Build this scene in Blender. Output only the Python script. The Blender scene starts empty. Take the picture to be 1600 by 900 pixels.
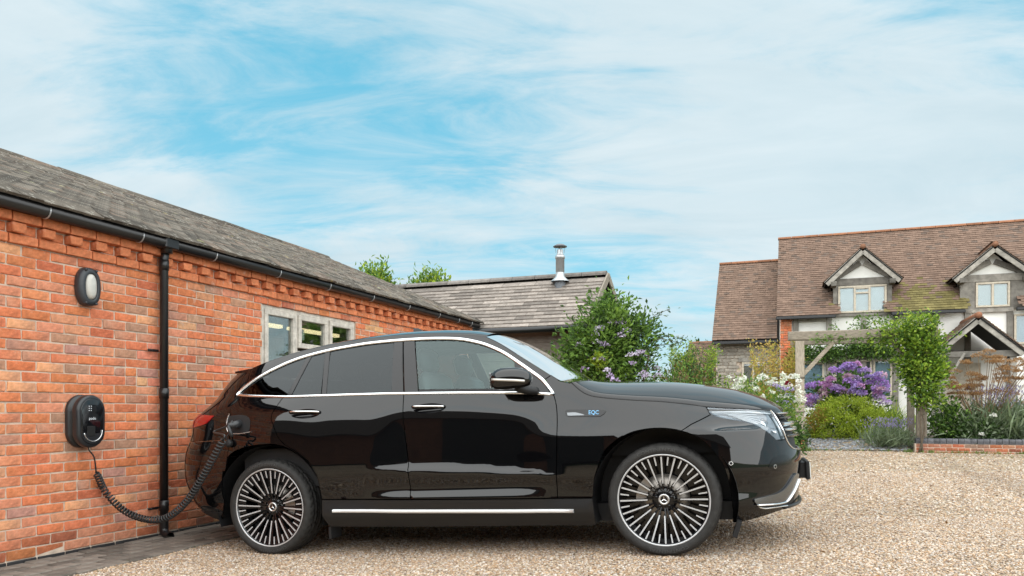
import bpy, math, random
import numpy as np
from mathutils import Vector, Matrix
from mathutils.geometry import delaunay_2d_cdt
random.seed(7); RNG = np.random.default_rng(11)
SC = bpy.context.scene; COL = SC.collection
PI = math.pi
# ------------------------------------------------------------------ camera
CAM_H = 1.11
cd = bpy.data.cameras.new('camera'); cam = bpy.data.objects.new('camera', cd); COL.objects.link(cam)
cam.location = (0, 0, CAM_H); cam.rotation_euler = (PI/2, 0, 0)
cd.sensor_width = 36; cd.lens = 36*1180/1600; cd.shift_y = (640-450)/1600.0
cd.clip_start = .05; cd.clip_end = 2000
SC.camera = cam
# ------------------------------------------------------------------ sky and sun
SUN_DIR = Vector((.068, -.64, .766)).normalized()
SUN_EL = math.asin(SUN_DIR.z); SUN_AZ = math.atan2(SUN_DIR.x, SUN_DIR.y)
W = bpy.data.worlds.new('World'); SC.world = W; W.use_nodes = True
wn, wl = W.node_tree.nodes, W.node_tree.links
wn.clear()
def N(nt, typ, **kw):
    n = nt.new(typ)
    for k, v in kw.items():
        if k == 'ins':
            for i, x in v.items(): n.inputs[i].default_value = x
        else: setattr(n, k, v)
    return n
def wmath(op, a, b=None, c=None, clamp=False):
    n = N(wn, 'ShaderNodeMath', operation=op, use_clamp=clamp)
    for i, x in enumerate((a, b, c)):
        if x is None: continue
        if isinstance(x, (int, float)): n.inputs[i].default_value = x
        else: wl.new(x, n.inputs[i])
    return n.outputs[0]
def wmix(fac, a, b):
    n = N(wn, 'ShaderNodeMix', data_type='RGBA')
    for s, x in ((0, fac), (6, a), (7, b)):
        if hasattr(x, 'links'): wl.new(x, n.inputs[s])
        else: n.inputs[s].default_value = x if s == 0 else (*x, 1)
    return n.outputs[2]
tc = N(wn, 'ShaderNodeTexCoord'); sep = N(wn, 'ShaderNodeSeparateXYZ'); wl.new(tc.outputs['Generated'], sep.inputs[0])
sky = N(wn, 'ShaderNodeTexSky', sky_type='NISHITA', sun_disc=False, sun_elevation=SUN_EL, sun_rotation=SUN_AZ)
sky.air_density = 1.0; sky.dust_density = .3; sky.ozone_density = 2.5
# clear air between the clouds: the physical sky pulled towards the pale turquoise of the day
zr = N(wn, 'ShaderNodeMapRange'); wl.new(sep.outputs[2], zr.inputs[0]); zr.inputs[1].default_value = .02; zr.inputs[2].default_value = .50
air = wmix(wmath('POWER', zr.outputs[0], .7), (1.6, 4.05, 4.6), (.32, 3.1, 4.4))
clear = wmix(.80, sky.outputs[0], air)
# cloud sheet: the direction is carried to a flat layer so that it thins and crowds towards the horizon
zz = wmath('MAXIMUM', sep.outputs[2], .0)
dn = wmath('ADD', zz, .22)
px = wmath('DIVIDE', sep.outputs[0], dn); py = wmath('DIVIDE', sep.outputs[1], dn)
cmb = N(wn, 'ShaderNodeCombineXYZ'); wl.new(px, cmb.inputs[0]); wl.new(py, cmb.inputs[1])
def wnoise(scale, detail, rough, dist=0, rot=0, sc=(1, 1, 1), loc=(0, 0, 0)):
    mp = N(wn, 'ShaderNodeMapping'); wl.new(cmb.outputs[0], mp.inputs[0])
    mp.inputs['Location'].default_value = loc; mp.inputs['Rotation'].default_value = (0, 0, rot); mp.inputs['Scale'].default_value = sc
    n = N(wn, 'ShaderNodeTexNoise'); n.inputs['Scale'].default_value = scale; n.inputs['Detail'].default_value = detail
    n.inputs['Roughness'].default_value = rough; n.inputs['Distortion'].default_value = dist
    wl.new(mp.outputs[0], n.inputs['Vector']); return n.outputs['Fac']
n1 = wnoise(1.1, 6, .55, .5, rot=.30, sc=(.6, 1.3, 1), loc=(1.7, .4, 0))
n2 = wnoise(3.0, 10, .64, .9, rot=.55, sc=(.55, 1.35, 1), loc=(3.1, 1.2, 0))
n3 = wnoise(1.8, 8, .60, .8, rot=.3, sc=(.6, 1.5, 1), loc=(7.3, 2.2, 0))
dens = wmath('ADD', wmath('ADD', wmath('MULTIPLY', n1, .50), wmath('MULTIPLY', n2, .50)), .030)
def blob(x, y, k):      # a gap or bank in the cloud sheet round one compass direction and height
    d = Vector(((x-800)/1180, 1, -(y-640)/1180)).normalized()
    n = N(wn, 'ShaderNodeVectorMath', operation='DOT_PRODUCT'); wl.new(tc.outputs['Generated'], n.inputs[0]); n.inputs[1].default_value = d
    return wmath('EXPONENT', wmath('MULTIPLY', wmath('SUBTRACT', n.outputs['Value'], 1.0), k))
for x, y, k, a in ((320, 150, 80, -.11), (500, 150, 90, -.09), (660, 200, 110, -.07), (230, 60, 150, -.06), (860, 90, 90, -.04), (700, 30, 90, -.06),
        (960, 370, 90, -.05), (780, 330, 90, -.03), (1560, 10, 120, -.08), (1300, 20, 120, -.04), (1100, 420, 160, -.04),
        (60, 260, 60, .09), (60, 20, 90, .04), (1250, 190, 60, .05), (620, 300, 150, .06), (1450, 130, 80, .05)):
    dens = wmath('ADD', dens, wmath('MULTIPLY', blob(x, y, k), a*.85))
mr = N(wn, 'ShaderNodeMapRange', interpolation_type='SMOOTHSTEP'); wl.new(dens, mr.inputs[0])
mr.inputs[1].default_value = .365; mr.inputs[2].default_value = .575; mr.inputs[3].default_value = .10; mr.inputs[4].default_value = .95
n4 = wnoise(3.6, 10, .64, 1.0, rot=.8, sc=(.6, 1.25, 1), loc=(2.3, 5.2, 0))
veil = N(wn, 'ShaderNodeMapRange', interpolation_type='SMOOTHSTEP'); wl.new(n4, veil.inputs[0]); veil.inputs[1].default_value = .38; veil.inputs[2].default_value = .72; veil.inputs[4].default_value = .62
mask = wmath('ADD', mr.outputs[0], wmath('MULTIPLY', veil.outputs[0], wmath('SUBTRACT', 1.0, mr.outputs[0])))
hz = N(wn, 'ShaderNodeMapRange', interpolation_type='SMOOTHSTEP'); wl.new(sep.outputs[2], hz.inputs[0])
hz.inputs[1].default_value = .20; hz.inputs[2].default_value = -.02; hz.inputs[3].default_value = 0; hz.inputs[4].default_value = .8
mask = wmath('MAXIMUM', mask, hz.outputs[0])
cl = wmix(n3, (2.7, 3.68, 4.15), (5.1, 5.5, 5.65))
skycol = wmix(mask, clear, cl)
bg = N(wn, 'ShaderNodeBackground'); wl.new(skycol, bg.inputs[0]); bg.inputs[1].default_value = .1
wo = N(wn, 'ShaderNodeOutputWorld'); wl.new(bg.outputs[0], wo.inputs[0])
sd = bpy.data.lights.new('sun', 'SUN'); sd.energy = 3.6; sd.angle = math.radians(136); sd.color = (1, .97, .93)
sun = bpy.data.objects.new('sun', sd); COL.objects.link(sun)
sun.rotation_euler = (-SUN_DIR).to_track_quat('-Z', 'Y').to_euler(); sun.location = (6, -6, 12)
SC.view_settings.view_transform = 'Standard'; SC.view_settings.look = 'None'
SC.view_settings.exposure = .86; SC.view_settings.gamma = 1
SC.cycles.max_bounces = 10; SC.cycles.transparent_max_bounces = 16; SC.cycles.glossy_bounces = 4
# ------------------------------------------------------------------ materials
MATS = {}
def mat(name, col=(.5, .5, .5), rough=.6, metal=0, attr=False, var=0, vscale=8, bump=0, bscale=40, spec=.5, coat=0, detail=5, stretch=None,
        spots=None, trans=0, emit=0):
    """procedural surface: base colour or the 'col' attribute, noise variation, fine relief, optional spots (scale, threshold, colour)"""
    m = bpy.data.materials.new(name); m.use_nodes = True; nt = m.node_tree; nn, ll = nt.nodes, nt.links
    b = nn['Principled BSDF']; b.inputs['Roughness'].default_value = rough; b.inputs['Metallic'].default_value = metal
    b.inputs['Specular IOR Level'].default_value = spec; b.inputs['Coat Weight'].default_value = coat; b.inputs['Coat Roughness'].default_value = .02
    co = N(nn, 'ShaderNodeTexCoord'); vec = co.outputs['Object']
    if stretch:
        mp = N(nn, 'ShaderNodeMapping'); mp.inputs['Scale'].default_value = stretch; ll.new(vec, mp.inputs[0]); vec = mp.outputs[0]
    if attr:
        a = N(nn, 'ShaderNodeAttribute', attribute_name='col'); c = a.outputs['Color']
    else:
        a = N(nn, 'ShaderNodeRGB'); a.outputs[0].default_value = (*col, 1); c = a.outputs[0]
    if var:
        n = N(nn, 'ShaderNodeTexNoise'); n.inputs['Scale'].default_value = vscale; n.inputs['Detail'].default_value = detail; n.inputs['Roughness'].default_value = .62
        ll.new(vec, n.inputs['Vector'])
        r = N(nn, 'ShaderNodeMapRange'); ll.new(n.outputs['Fac'], r.inputs[0]); r.inputs[1].default_value = .25; r.inputs[2].default_value = .75
        r.inputs[3].default_value = 1-var; r.inputs[4].default_value = 1+var
        x = N(nn, 'ShaderNodeVectorMath', operation='SCALE'); ll.new(c, x.inputs[0]); ll.new(r.outputs[0], x.inputs['Scale']); c = x.outputs[0]
    for sp in (spots or []):
        n = N(nn, 'ShaderNodeTexNoise'); n.inputs['Scale'].default_value = sp[0]; n.inputs['Detail'].default_value = 4; ll.new(vec, n.inputs['Vector'])
        r = N(nn, 'ShaderNodeMapRange'); ll.new(n.outputs['Fac'], r.inputs[0]); r.inputs[1].default_value = sp[1]; r.inputs[2].default_value = sp[1]+.06; r.inputs[4].default_value = sp[3] if len(sp) > 3 else .9
        mx = N(nn, 'ShaderNodeMix', data_type='RGBA'); ll.new(r.outputs[0], mx.inputs[0]); ll.new(c, mx.inputs[6]); mx.inputs[7].default_value = (*sp[2], 1); c = mx.outputs[2]
    ll.new(c, b.inputs['Base Color'])
    if bump:
        n = N(nn, 'ShaderNodeTexNoise'); n.inputs['Scale'].default_value = bscale; n.inputs['Detail'].default_value = 6; ll.new(vec, n.inputs['Vector'])
        bp = N(nn, 'ShaderNodeBump'); bp.inputs['Strength'].default_value = bump; bp.inputs['Distance'].default_value = .01
        ll.new(n.outputs['Fac'], bp.inputs['Height']); ll.new(bp.outputs[0], b.inputs['Normal'])
    if trans:
        t = N(nn, 'ShaderNodeBsdfTranslucent'); ll.new(c, t.inputs[0]); mx = N(nn, 'ShaderNodeMixShader'); mx.inputs[0].default_value = trans
        ll.new(b.outputs[0], mx.inputs[1]); ll.new(t.outputs[0], mx.inputs[2]); ll.new(mx.outputs[0], nn['Material Output'].inputs[0])
    if emit:
        b.inputs['Emission Color'].default_value = (*col, 1); b.inputs['Emission Strength'].default_value = emit
    MATS[name] = m; return m
def glass(name, tint, refl=1.0, rough=.0, gcol=(1, 1, 1)):
    m = bpy.data.materials.new(name); m.use_nodes = True; nt = m.node_tree; nn, ll = nt.nodes, nt.links; nn.clear()
    t = N(nn, 'ShaderNodeBsdfTransparent'); t.inputs[0].default_value = (*tint, 1)
    g = N(nn, 'ShaderNodeBsdfGlossy'); g.inputs['Roughness'].default_value = rough; g.inputs[0].default_value = (*gcol, 1)
    f = N(nn, 'ShaderNodeFresnel'); f.inputs[0].default_value = 1.52
    k = N(nn, 'ShaderNodeMath', operation='MULTIPLY', use_clamp=True); k.inputs[1].default_value = refl; ll.new(f.outputs[0], k.inputs[0])
    mx = N(nn, 'ShaderNodeMixShader'); ll.new(k.outputs[0], mx.inputs[0]); ll.new(t.outputs[0], mx.inputs[1]); ll.new(g.outputs[0], mx.inputs[2])
    o = N(nn, 'ShaderNodeOutputMaterial'); ll.new(mx.outputs[0], o.inputs[0]); MATS[name] = m; return m
# ------------------------------------------------------------------ mesh helpers
def mesh_np(name, V, F, C=None, smooth=False, mat=None):
    """mesh from an (n,3) array and an (m,3) or (m,4) face array, optional per-vertex colour"""
    V = np.asarray(V, np.float32); F = np.asarray(F, np.int32); k = F.shape[1]
    me = bpy.data.meshes.new(name); me.vertices.add(len(V)); me.vertices.foreach_set('co', V.ravel())
    me.loops.add(F.size); me.loops.foreach_set('vertex_index', F.ravel())
    me.polygons.add(len(F)); me.polygons.foreach_set('loop_start', np.arange(0, F.size, k, dtype=np.int32))
    me.update(calc_edges=True)
    if C is not None:
        C = np.asarray(C, np.float32)
        if C.shape[1] == 3: C = np.concatenate([C, np.ones((len(C), 1), np.float32)], 1)
        me.attributes.new('col', 'FLOAT_COLOR', 'POINT').data.foreach_set('color', C.ravel())
    me.polygons.foreach_set('use_smooth', np.full(len(F), bool(smooth)))
    if mat: me.materials.append(MATS[mat])
    me.update(); return me
def link(name, me, parent=None, loc=(0, 0, 0), rot=(0, 0, 0)):
    o = bpy.data.objects.new(name, me); COL.objects.link(o); o.location = loc; o.rotation_euler = rot
    if parent: o.parent = parent
    return o
def tag(o, label=None, cat=None, group=None, kind=None):
    for k, v in (('label', label), ('category', cat), ('group', group), ('kind', kind)):
        if v: o[k] = v
    return o
def thing(name, label, cat, loc=(0, 0, 0), rz=0, group=None):
    return tag(link(name, None, None, loc, (0, 0, rz)), label, cat, group)
CUBE = np.array([[x, y, z] for x in (-.5, .5) for y in (-.5, .5) for z in (-.5, .5)])
CUBEF = [(0, 1, 3, 2), (4, 6, 7, 5), (0, 4, 5, 1), (2, 3, 7, 6), (0, 2, 6, 4), (1, 5, 7, 3)]
def rotm(rx=0, ry=0, rz=0):
    from mathutils import Euler
    return np.array(Euler((rx, ry, rz)).to_matrix())
def chamf(sx, sy, sz, c):
    """box with chamfered edges: 24 corners"""
    V = []; F = []
    h = np.array([sx, sy, sz])/2; idx = {}
    for s in [(a, b, d) for a in (-1, 1) for b in (-1, 1) for d in (-1, 1)]:
        for ax in range(3):
            p = np.array(s)*(h-c); p[ax] = s[ax]*h[ax]; idx[(s, ax)] = len(V); V.append(p)
    sg = lambda ax, a, b: tuple(a if i == ax else b[i] for i in range(3))
    for ax in range(3):
        o = [i for i in range(3) if i != ax]
        for a in (-1, 1):
            q = []
            for u, v in ((-1, -1), (1, -1), (1, 1), (-1, 1)):
                s = [0, 0, 0]; s[ax] = a; s[o[0]] = u; s[o[1]] = v; q.append(idx[(tuple(s), ax)])
            F.append(q)
    for ax in range(3):
        o = [i for i in range(3) if i != ax]
        for u in (-1, 1):
            for v in (-1, 1):
                q = []
                for a, k in ((-1, o[0]), (1, o[0]), (1, o[1]), (-1, o[1])):
                    s = [0, 0, 0]; s[ax] = a; s[o[0]] = u; s[o[1]] = v; q.append(idx[(tuple(s), k)])
                F.append(q)
    T = []
    for s in [(a, b, d) for a in (-1, 1) for b in (-1, 1) for d in (-1, 1)]: T.append([idx[(s, k)] for k in range(3)])
    V = np.array(V)
    out = []
    for f in F+T:
        n = np.cross(V[f[1]]-V[f[0]], V[f[2]]-V[f[0]])
        if n @ V[f].mean(0) < 0: f = f[::-1]
        out.append(tuple(f))
    return V, out
class MB:
    """collects shapes into ONE mesh"""
    def __init__(s): s.V = []; s.F = []; s.C = []; s.n = 0; s.S = []
    def add(s, V, F, col=(.5, .5, .5), smooth=False):
        V = np.asarray(V, float)
        s.V.append(V); s.F += [tuple(int(i)+s.n for i in f) for f in F]; s.S += [smooth]*len(F)
        col = np.asarray(col, float); s.C.append(np.broadcast_to(col, (len(V), 3)) if col.ndim == 1 else col); s.n += len(V); return s
    def box(s, c, d, R=None, col=(.5, .5, .5), ch=0, jit=0):
        if ch: V, F = chamf(*d, ch)
        else: V, F = CUBE*np.array(d), CUBEF
        if jit: V = V+RNG.normal(0, jit, V.shape)
        if R is not None: V = V @ np.asarray(R).T
        return s.add(V+np.array(c), F, col)
    def beam(s, a, b, w, h, col=(.5, .5, .5), ch=.004, up=(0, 0, 1), jit=0):
        a = np.array(a, float); b = np.array(b, float); x = b-a; L = np.linalg.norm(x); x /= L
        y = np.cross(up, x); y /= np.linalg.norm(y); z = np.cross(x, y)
        return s.box((a+b)/2, (L, w, h), np.column_stack([x, y, z]), col, ch, jit)
    def tube(s, pts, r, n=8, col=(.5, .5, .5), caps=True, closed=False):
        P = np.asarray(pts, float); m = len(P); r = np.broadcast_to(np.asarray(r, float), (m,))
        T = np.gradient(P, axis=0) if not closed else np.roll(P, -1, 0)-np.roll(P, 1, 0)
        T /= np.linalg.norm(T, axis=1)[:, None]+1e-12
        u = np.cross(T[0], (0, 0, 1)); u = np.cross(T[0], (1, 0, 0)) if np.linalg.norm(u) < .1 else u
        V = []
        for i in range(m):
            u = u-T[i]*(u @ T[i]); u /= np.linalg.norm(u)+1e-12; v = np.cross(T[i], u)
            a = np.arange(n)*2*PI/n
            V.append(P[i]+r[i]*(np.cos(a)[:, None]*u+np.sin(a)[:, None]*v))
        F = []
        for i in range(m if closed else m-1):
            j = (i+1) % m
            for k in range(n): F.append((i*n+k, i*n+(k+1) % n, j*n+(k+1) % n, j*n+k))
        if caps and not closed: F += [tuple(range(n))[::-1], tuple((m-1)*n+k for k in range(n))]
        return s.add(np.concatenate(V), F, col, True)
    def lathe(s, prof, n=32, M=None, col=(.5, .5, .5), smooth=True):
        """profile [(radius, height)] spun about z, then moved by the 4x4 M"""
        prof = np.asarray(prof, float); a = np.arange(n)*2*PI/n; V = []
        for r, h in prof: V.append(np.column_stack([r*np.cos(a), r*np.sin(a), np.full(n, h)]))
        V = np.concatenate(V); F = []
        for i in range(len(prof)-1):
            for k in range(n): F.append((i*n+k, i*n+(k+1) % n, (i+1)*n+(k+1) % n, (i+1)*n+k))
        if M is not None: M = np.asarray(M); V = V @ M[:3, :3].T+M[:3, 3]
        return s.add(V, F, col, smooth)
    def prism(s, poly, d0, d1, M=None, col=(.5, .5, .5)):
        """2-D outline pushed from depth d0 to d1 along z, then moved by M"""
        p = np.asarray(poly, float); n = len(p)
        V = np.concatenate([np.column_stack([p, np.full(n, d0)]), np.column_stack([p, np.full(n, d1)])])
        F = [tuple(range(n))[::-1], tuple(range(n, 2*n))]+[(i, (i+1) % n, n+(i+1) % n, n+i) for i in range(n)]
        if M is not None: M = np.asarray(M); V = V @ M[:3, :3].T+M[:3, 3]
        return s.add(V, F, col)
    def mesh(s, name, mat=None):
        me = bpy.data.meshes.new(name); V = np.concatenate(s.V); me.from_pydata(V.tolist(), [], s.F)
        C = np.concatenate(s.C); C = np.concatenate([C, np.ones((len(C), 1))], 1).astype(np.float32)
        me.attributes.new('col', 'FLOAT_COLOR', 'POINT').data.foreach_set('color', C.ravel())
        me.polygons.foreach_set('use_smooth', s.S)
        if mat: me.materials.append(MATS[mat])
        me.update(); return me
    def obj(s, name, mat, parent=None, loc=(0, 0, 0), rot=(0, 0, 0)): return link(name, s.mesh(name, mat), parent, loc, rot)
def frame(o, x, y, z):
    M = np.eye(4); M[:3, 0] = x; M[:3, 1] = y; M[:3, 2] = z; M[:3, 3] = o; return M
def cr(pts, step=.03):
    """smooth open curve through 2-D or 3-D points, resampled"""
    P = np.asarray(pts, float)
    if len(P) < 2: return P
    Q = np.concatenate([[2*P[0]-P[1]], P, [2*P[-1]-P[-2]]]); out = []
    for i in range(1, len(Q)-2):
        d = np.linalg.norm(Q[i+1]-Q[i]); m = max(1, int(round(d/step))); t = (np.arange(m)/m)[:, None]
        a, b, c, e = Q[i-1], Q[i], Q[i+1], Q[i+2]
        out.append(.5*((2*b)+(c-a)*t+(2*a-5*b+4*c-e)*t*t+(3*b-a-3*c+e)*t**3))
    out.append(P[-1:]); return np.concatenate(out)
def pline(pts, step=.03):
    P = np.asarray(pts, float); out = []
    for i in range(len(P)-1):
        m = max(1, int(round(np.linalg.norm(P[i+1]-P[i])/step))); t = (np.arange(m)/m)[:, None]; out.append(P[i]+(P[i+1]-P[i])*t)
    out.append(P[-1:]); return np.concatenate(out)
def text_mesh(txt, size=1.0, extrude=0.0):
    c = bpy.data.curves.new('lettering', 'FONT'); c.body = txt; c.size = size; c.extrude = extrude; c.align_x = 'CENTER'; c.align_y = 'CENTER'; c.resolution_u = 3
    o = bpy.data.objects.new('lettering', c); me = bpy.data.meshes.new_from_object(o); bpy.data.objects.remove(o); bpy.data.curves.remove(c)
    V = np.zeros(len(me.vertices)*3); me.vertices.foreach_get('co', V); F = [tuple(p.vertices) for p in me.polygons]; bpy.data.meshes.remove(me)
    return V.reshape(-1, 3), F
# the courtyard frame: b to the right along the house front, a away along the long brick wall
RZ = math.atan2(-.3529, .9357); WC = np.array([-3.571, 5.268, 0.0]); YB = np.array([.9357, -.3529, 0]); YA = np.array([.3529, .9357, 0])
def yard(b, a, z=0): return WC+b*YB+a*YA+np.array([0, 0, z])
def pch(x,xs,ys):
    xs=np.asarray(xs,float);ys=np.asarray(ys,float);x=np.clip(np.asarray(x,float),xs[0],xs[-1])
    h=np.diff(xs);d=np.diff(ys)/h;m=np.zeros_like(ys);m[0]=d[0];m[-1]=d[-1]
    for i in range(1,len(xs)-1):
        if d[i-1]*d[i]>0:
            w1=2*h[i]+h[i-1];w2=h[i]+2*h[i-1];m[i]=(w1+w2)/(w1/d[i-1]+w2/d[i])
    k=np.clip(np.searchsorted(xs,x)-1,0,len(xs)-2);t=(x-xs[k])/h[k]
    return ((1+2*t)*(1-t)**2*ys[k]+t*(1-t)**2*h[k]*m[k]+t*t*(3-2*t)*ys[k+1]+t*t*(t-1)*h[k]*m[k+1])
def sst(x,a,b):
    t=np.clip((np.asarray(x,float)-a)/(b-a),0,1);return t*t*(3-2*t)
def belt_z(s): return pch(s,[-1.1,-.6,-.37,.07,.35,.89,1.14,1.63,2.06,2.27,2.58,3.0,3.27,3.67,3.9],[1.24,1.25,1.257,1.208,1.2,1.182,1.171,1.146,1.12,1.10,1.06,1.006,.96,.912,.86])
def belt_y(s): return pch(s,[-.8,-.37,0,.5,1.5,2.27,2.7,3.2,3.9],[.80,.862,.893,.905,.908,.895,.865,.835,.80])
def side_y(s,z):
    """half width of the body before the nose and the tail are rounded off"""
    s=np.asarray(s,float);z=np.asarray(z,float)
    zb=belt_z(s);yb=belt_y(s)
    z5=pch(s,[.0,1.0,1.18,1.4,1.96,2.26,2.6],[.64,.625,.611,.60,.572,.555,.54])
    dz=pch(s,[.0,.95,1.18,1.5,1.96,2.26,2.6],[.04,.03,.055,.062,.042,.02,.02])
    d=.030*sst(s,.85,1.2)*(1-sst(s,1.95,2.35))
    z8=pch(s,[-.6,.16,.49,1.16,1.8,2.3,2.6,3.0,3.4],[1.08,1.07,1.02,.97,.935,.885,.85,.84,.80])
    arch=np.exp(-((s-2.976)/.50)**4)*.024+np.exp(-(s/.52)**4)*.020
    lo=.972-arch*0
    w=d/.030
    fl=.024*sst(s,.75,1.15)*(1-sst(s,1.95,2.3))
    Y=[.83+0*s,.90+0*s,.952+0*s,.944+fl,.948+0*s,.968+0*s,.968-d,.962-.026*w,.945-.012*w,yb]
    Zr=[.08+0*s,.20+0*s,.31+0*s,.415+0*s,.475+0*s,z5,z5+dz,np.maximum(z5+dz+.05,.80)+0*s,z8,zb]
    for k in range(4,9): Y[k]=Y[k]+arch*(1.0 if k<8 else .6)
    Y=np.array(Y);Zr=np.array(Zr)
    zc=np.clip(z,Zr[0],Zr[-1])
    h=np.diff(Zr,axis=0);dd=np.diff(Y,axis=0)/h
    m=np.zeros_like(Y);m[0]=dd[0];m[-1]=dd[-1]*1.25
    for i in range(1,len(Y)-1):
        p=dd[i-1]*dd[i];w1=2*h[i]+h[i-1];w2=h[i]+2*h[i-1]
        with np.errstate(divide='ignore',invalid='ignore'):
            v=(w1+w2)/(w1/dd[i-1]+w2/dd[i])
        m[i]=np.where(p>0,v,0)
    k=np.zeros(zc.shape,int)
    for i in range(1,len(Y)-1): k=np.where(zc>=Zr[i],i,k)
    g=lambda A,o=0:np.take_along_axis(A,(k+o)[None],0)[0]
    hh=g(h);t=(zc-g(Zr))/hh
    y=((1+2*t)*(1-t)**2*g(Y)+t*(1-t)**2*hh*g(m)+t*t*(3-2*t)*g(Y,1)+t*t*(t-1)*hh*g(m,1))
    up=np.maximum(z-zb,0)
    y=y-.40*up-.33*up*up-np.maximum(.08-z,0)*.5
    return y
def arc_table(e,a,w):
    t=np.linspace(0,np.pi/2,4001);X=np.sin(t)**e;Y=np.cos(t)**e;Y[-1]=0
    L=np.concatenate([[0],np.cumsum(np.hypot(a*np.diff(X),w*np.diff(Y)))])
    q=np.linspace(0,1,600);return np.interp(q,L/L[-1],X),np.interp(q,L/L[-1],Y),L[-1]
XT,YT,LT=arc_table(2/3.0,.78,.93);XN,YN,LN=arc_table(2/2.5,.9,.93)
def wrap(q,X,Y):
    g=np.linspace(0,1,600);q=np.clip(q,0,1);return np.interp(q,g,X),np.interp(q,g,Y)
TZ=[.1,.23,.29,.345,.41,.48,.58,.665,.78,.95,1.067,1.12,1.195,1.33,1.446,1.475,1.6]
TS=[-.45,-.55,-.697,-.793,-.86,-.89,-.919,-.923,-.916,-.847,-.821,-.772,-.694,-.596,-.479,-.44,-.30]
NZ=[.1,.2,.28,.36,.45,.55,.65,.75,.85,.93,1.0,1.1,1.2]
NS=[3.76,3.80,3.84,3.86,3.87,3.88,3.875,3.86,3.825,3.77,3.70,3.45,3.3]
def body(u,z):
    """u runs along the car (metres ahead of the rear axle); past the ends it is an angle round to the centre line"""
    u=np.asarray(u,float);z=np.asarray(z,float)
    st=pch(z,TZ,TS);a=pch(z,[.1,.4,1.1,1.2,1.6],[.55,.62,.62,.52,.45]);s0=st+a;at=a/.80
    sn=pch(z,NZ,NS);n0=2.95+0*z;an=sn-n0
    tx,ty=wrap((s0-u)/LT,XT,YT);nx,ny=wrap((u-n0)/LN,XN,YN)
    s=np.where(u<s0,s0-at*tx,np.where(u>n0,n0+an*nx,u))
    f=np.where(u<s0,ty,np.where(u>n0,ny,1.0))
    y=side_y(np.clip(s,-.9,3.9),z)*f
    return s,y,z
# ------------------------------------------------------------------ THE CAR
m = mat('paint', (.0025, .0025, .003), .03, spec=.0, coat=1.0); m.node_tree.nodes['Principled BSDF'].inputs['Coat IOR'].default_value = 1.58
mat('gloss_black', (.004, .004, .005), .12, spec=.5)
mat('matt_black', (.012, .012, .013), .55, spec=.35)
mat('sill_grey', (.009, .0092, .010), .30, spec=.5)
mat('rubber', (.026, .025, .024), .70, spec=.35, bump=.4, bscale=160, var=.35, vscale=30)
mat('rubber_letter', (.055, .055, .055), .5)
mat('chrome', (.86, .87, .88), .16, metal=1)
mat('satin_trim', (.80, .81, .82), .42, metal=.6)
mat('satin_silver', (.62, .62, .62), .26, metal=.85)
mat('dark_chrome', (.20, .21, .22), .22, metal=.9)
mat('rim_silver', (.56, .565, .58), .35, metal=.45)
mat('brake_steel', (.34, .31, .28), .38, metal=.8)
mat('lamp_house', (.36, .40, .44), .30, metal=.3)
mat('lamp_white', (.85, .88, .90), .25)
mat('badge_blue', (.20, .52, .85), .3)
mat('badge_white', (.72, .80, .88), .3)
mat('plate_white', (.75, .75, .72), .4)
mat('cabin', (.016, .016, .017), .7)
mat('seat_leather', (.10, .095, .09), .5)
mat('indicator', (.62, .60, .56), .2, metal=.4)
m = mat('tail_red', (.30, .006, .008), .06, coat=.6)
glass('lens_clear', (.90, .93, .95), 1.4)
glass('privacy_glass', (.05, .054, .058), 1.0, gcol=(.9, .97, 1))
glass('door_glass', (.70, .86, .86), 1.5, gcol=(.82, 1, 1))
glass('screen_glass', (.30, .36, .36), 3.0)
fx = np.array([0.95388769, -0.29519251, 0.05440267]); ly = np.array([0.29563031, 0.95530242, 0.]); uz = np.array([-0.051971, 0.01608308, 0.99851908])
CO = np.array([-1.55991205, 6.67096087, -0.00533585])
car = thing('car', 'glossy black electric car with chrome window trim, plugged in beside the brick wall', 'car')
Mc = Matrix(frame(CO, fx, ly, uz).tolist()); car.location = Mc.to_translation(); car.rotation_euler = Mc.to_euler()
def inside(P, poly):
    x, y = P[:, 0], P[:, 1]; r = np.zeros(len(P), bool); n = len(poly)
    for i in range(n):
        a, b = poly[i], poly[i-1]
        if a[1] == b[1]: continue
        c = (a[1] > y) != (b[1] > y)
        r ^= c & (x < (b[0]-a[0])*(y-a[1])/(b[1]-a[1])+a[0])
    return r
def surf(u, z, off=0):
    """points and outward normals of the near body side"""
    u = np.asarray(u, float); z = np.asarray(z, float); e = .004
    p = lambda a, b: np.column_stack([body(a, b)[0], -body(a, b)[1], b])
    P = p(u, z); Nn = np.cross(p(u+e, z)-p(u-e, z), p(u, z+e)-p(u, z-e))
    L = np.linalg.norm(Nn, axis=1)[:, None]; Nn = Nn/np.maximum(L, 1e-12)
    off = np.asarray(off, float)
    return P+Nn*(off[:, None] if off.ndim else off), Nn
def clean(poly, inset):
    p = np.asarray(poly, float)
    keep = [i for i in range(len(p)) if np.linalg.norm(p[i]-p[i-1]) > 1e-4]; p = p[keep]
    A = .5*np.sum(p[:, 0]*np.roll(p[:, 1], -1)-np.roll(p[:, 0], -1)*p[:, 1])
    if A < 0: p = p[::-1].copy()
    if inset:
        d1 = p-np.roll(p, 1, 0); d2 = np.roll(p, -1, 0)-p
        n1 = np.column_stack([-d1[:, 1], d1[:, 0]]); n2 = np.column_stack([-d2[:, 1], d2[:, 0]])
        n1 /= np.linalg.norm(n1, axis=1)[:, None]; n2 /= np.linalg.norm(n2, axis=1)[:, None]
        nn = n1+n2; nn /= np.maximum((nn*n1).sum(1), .6)[:, None]
        p = p+nn*inset
    return p
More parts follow.
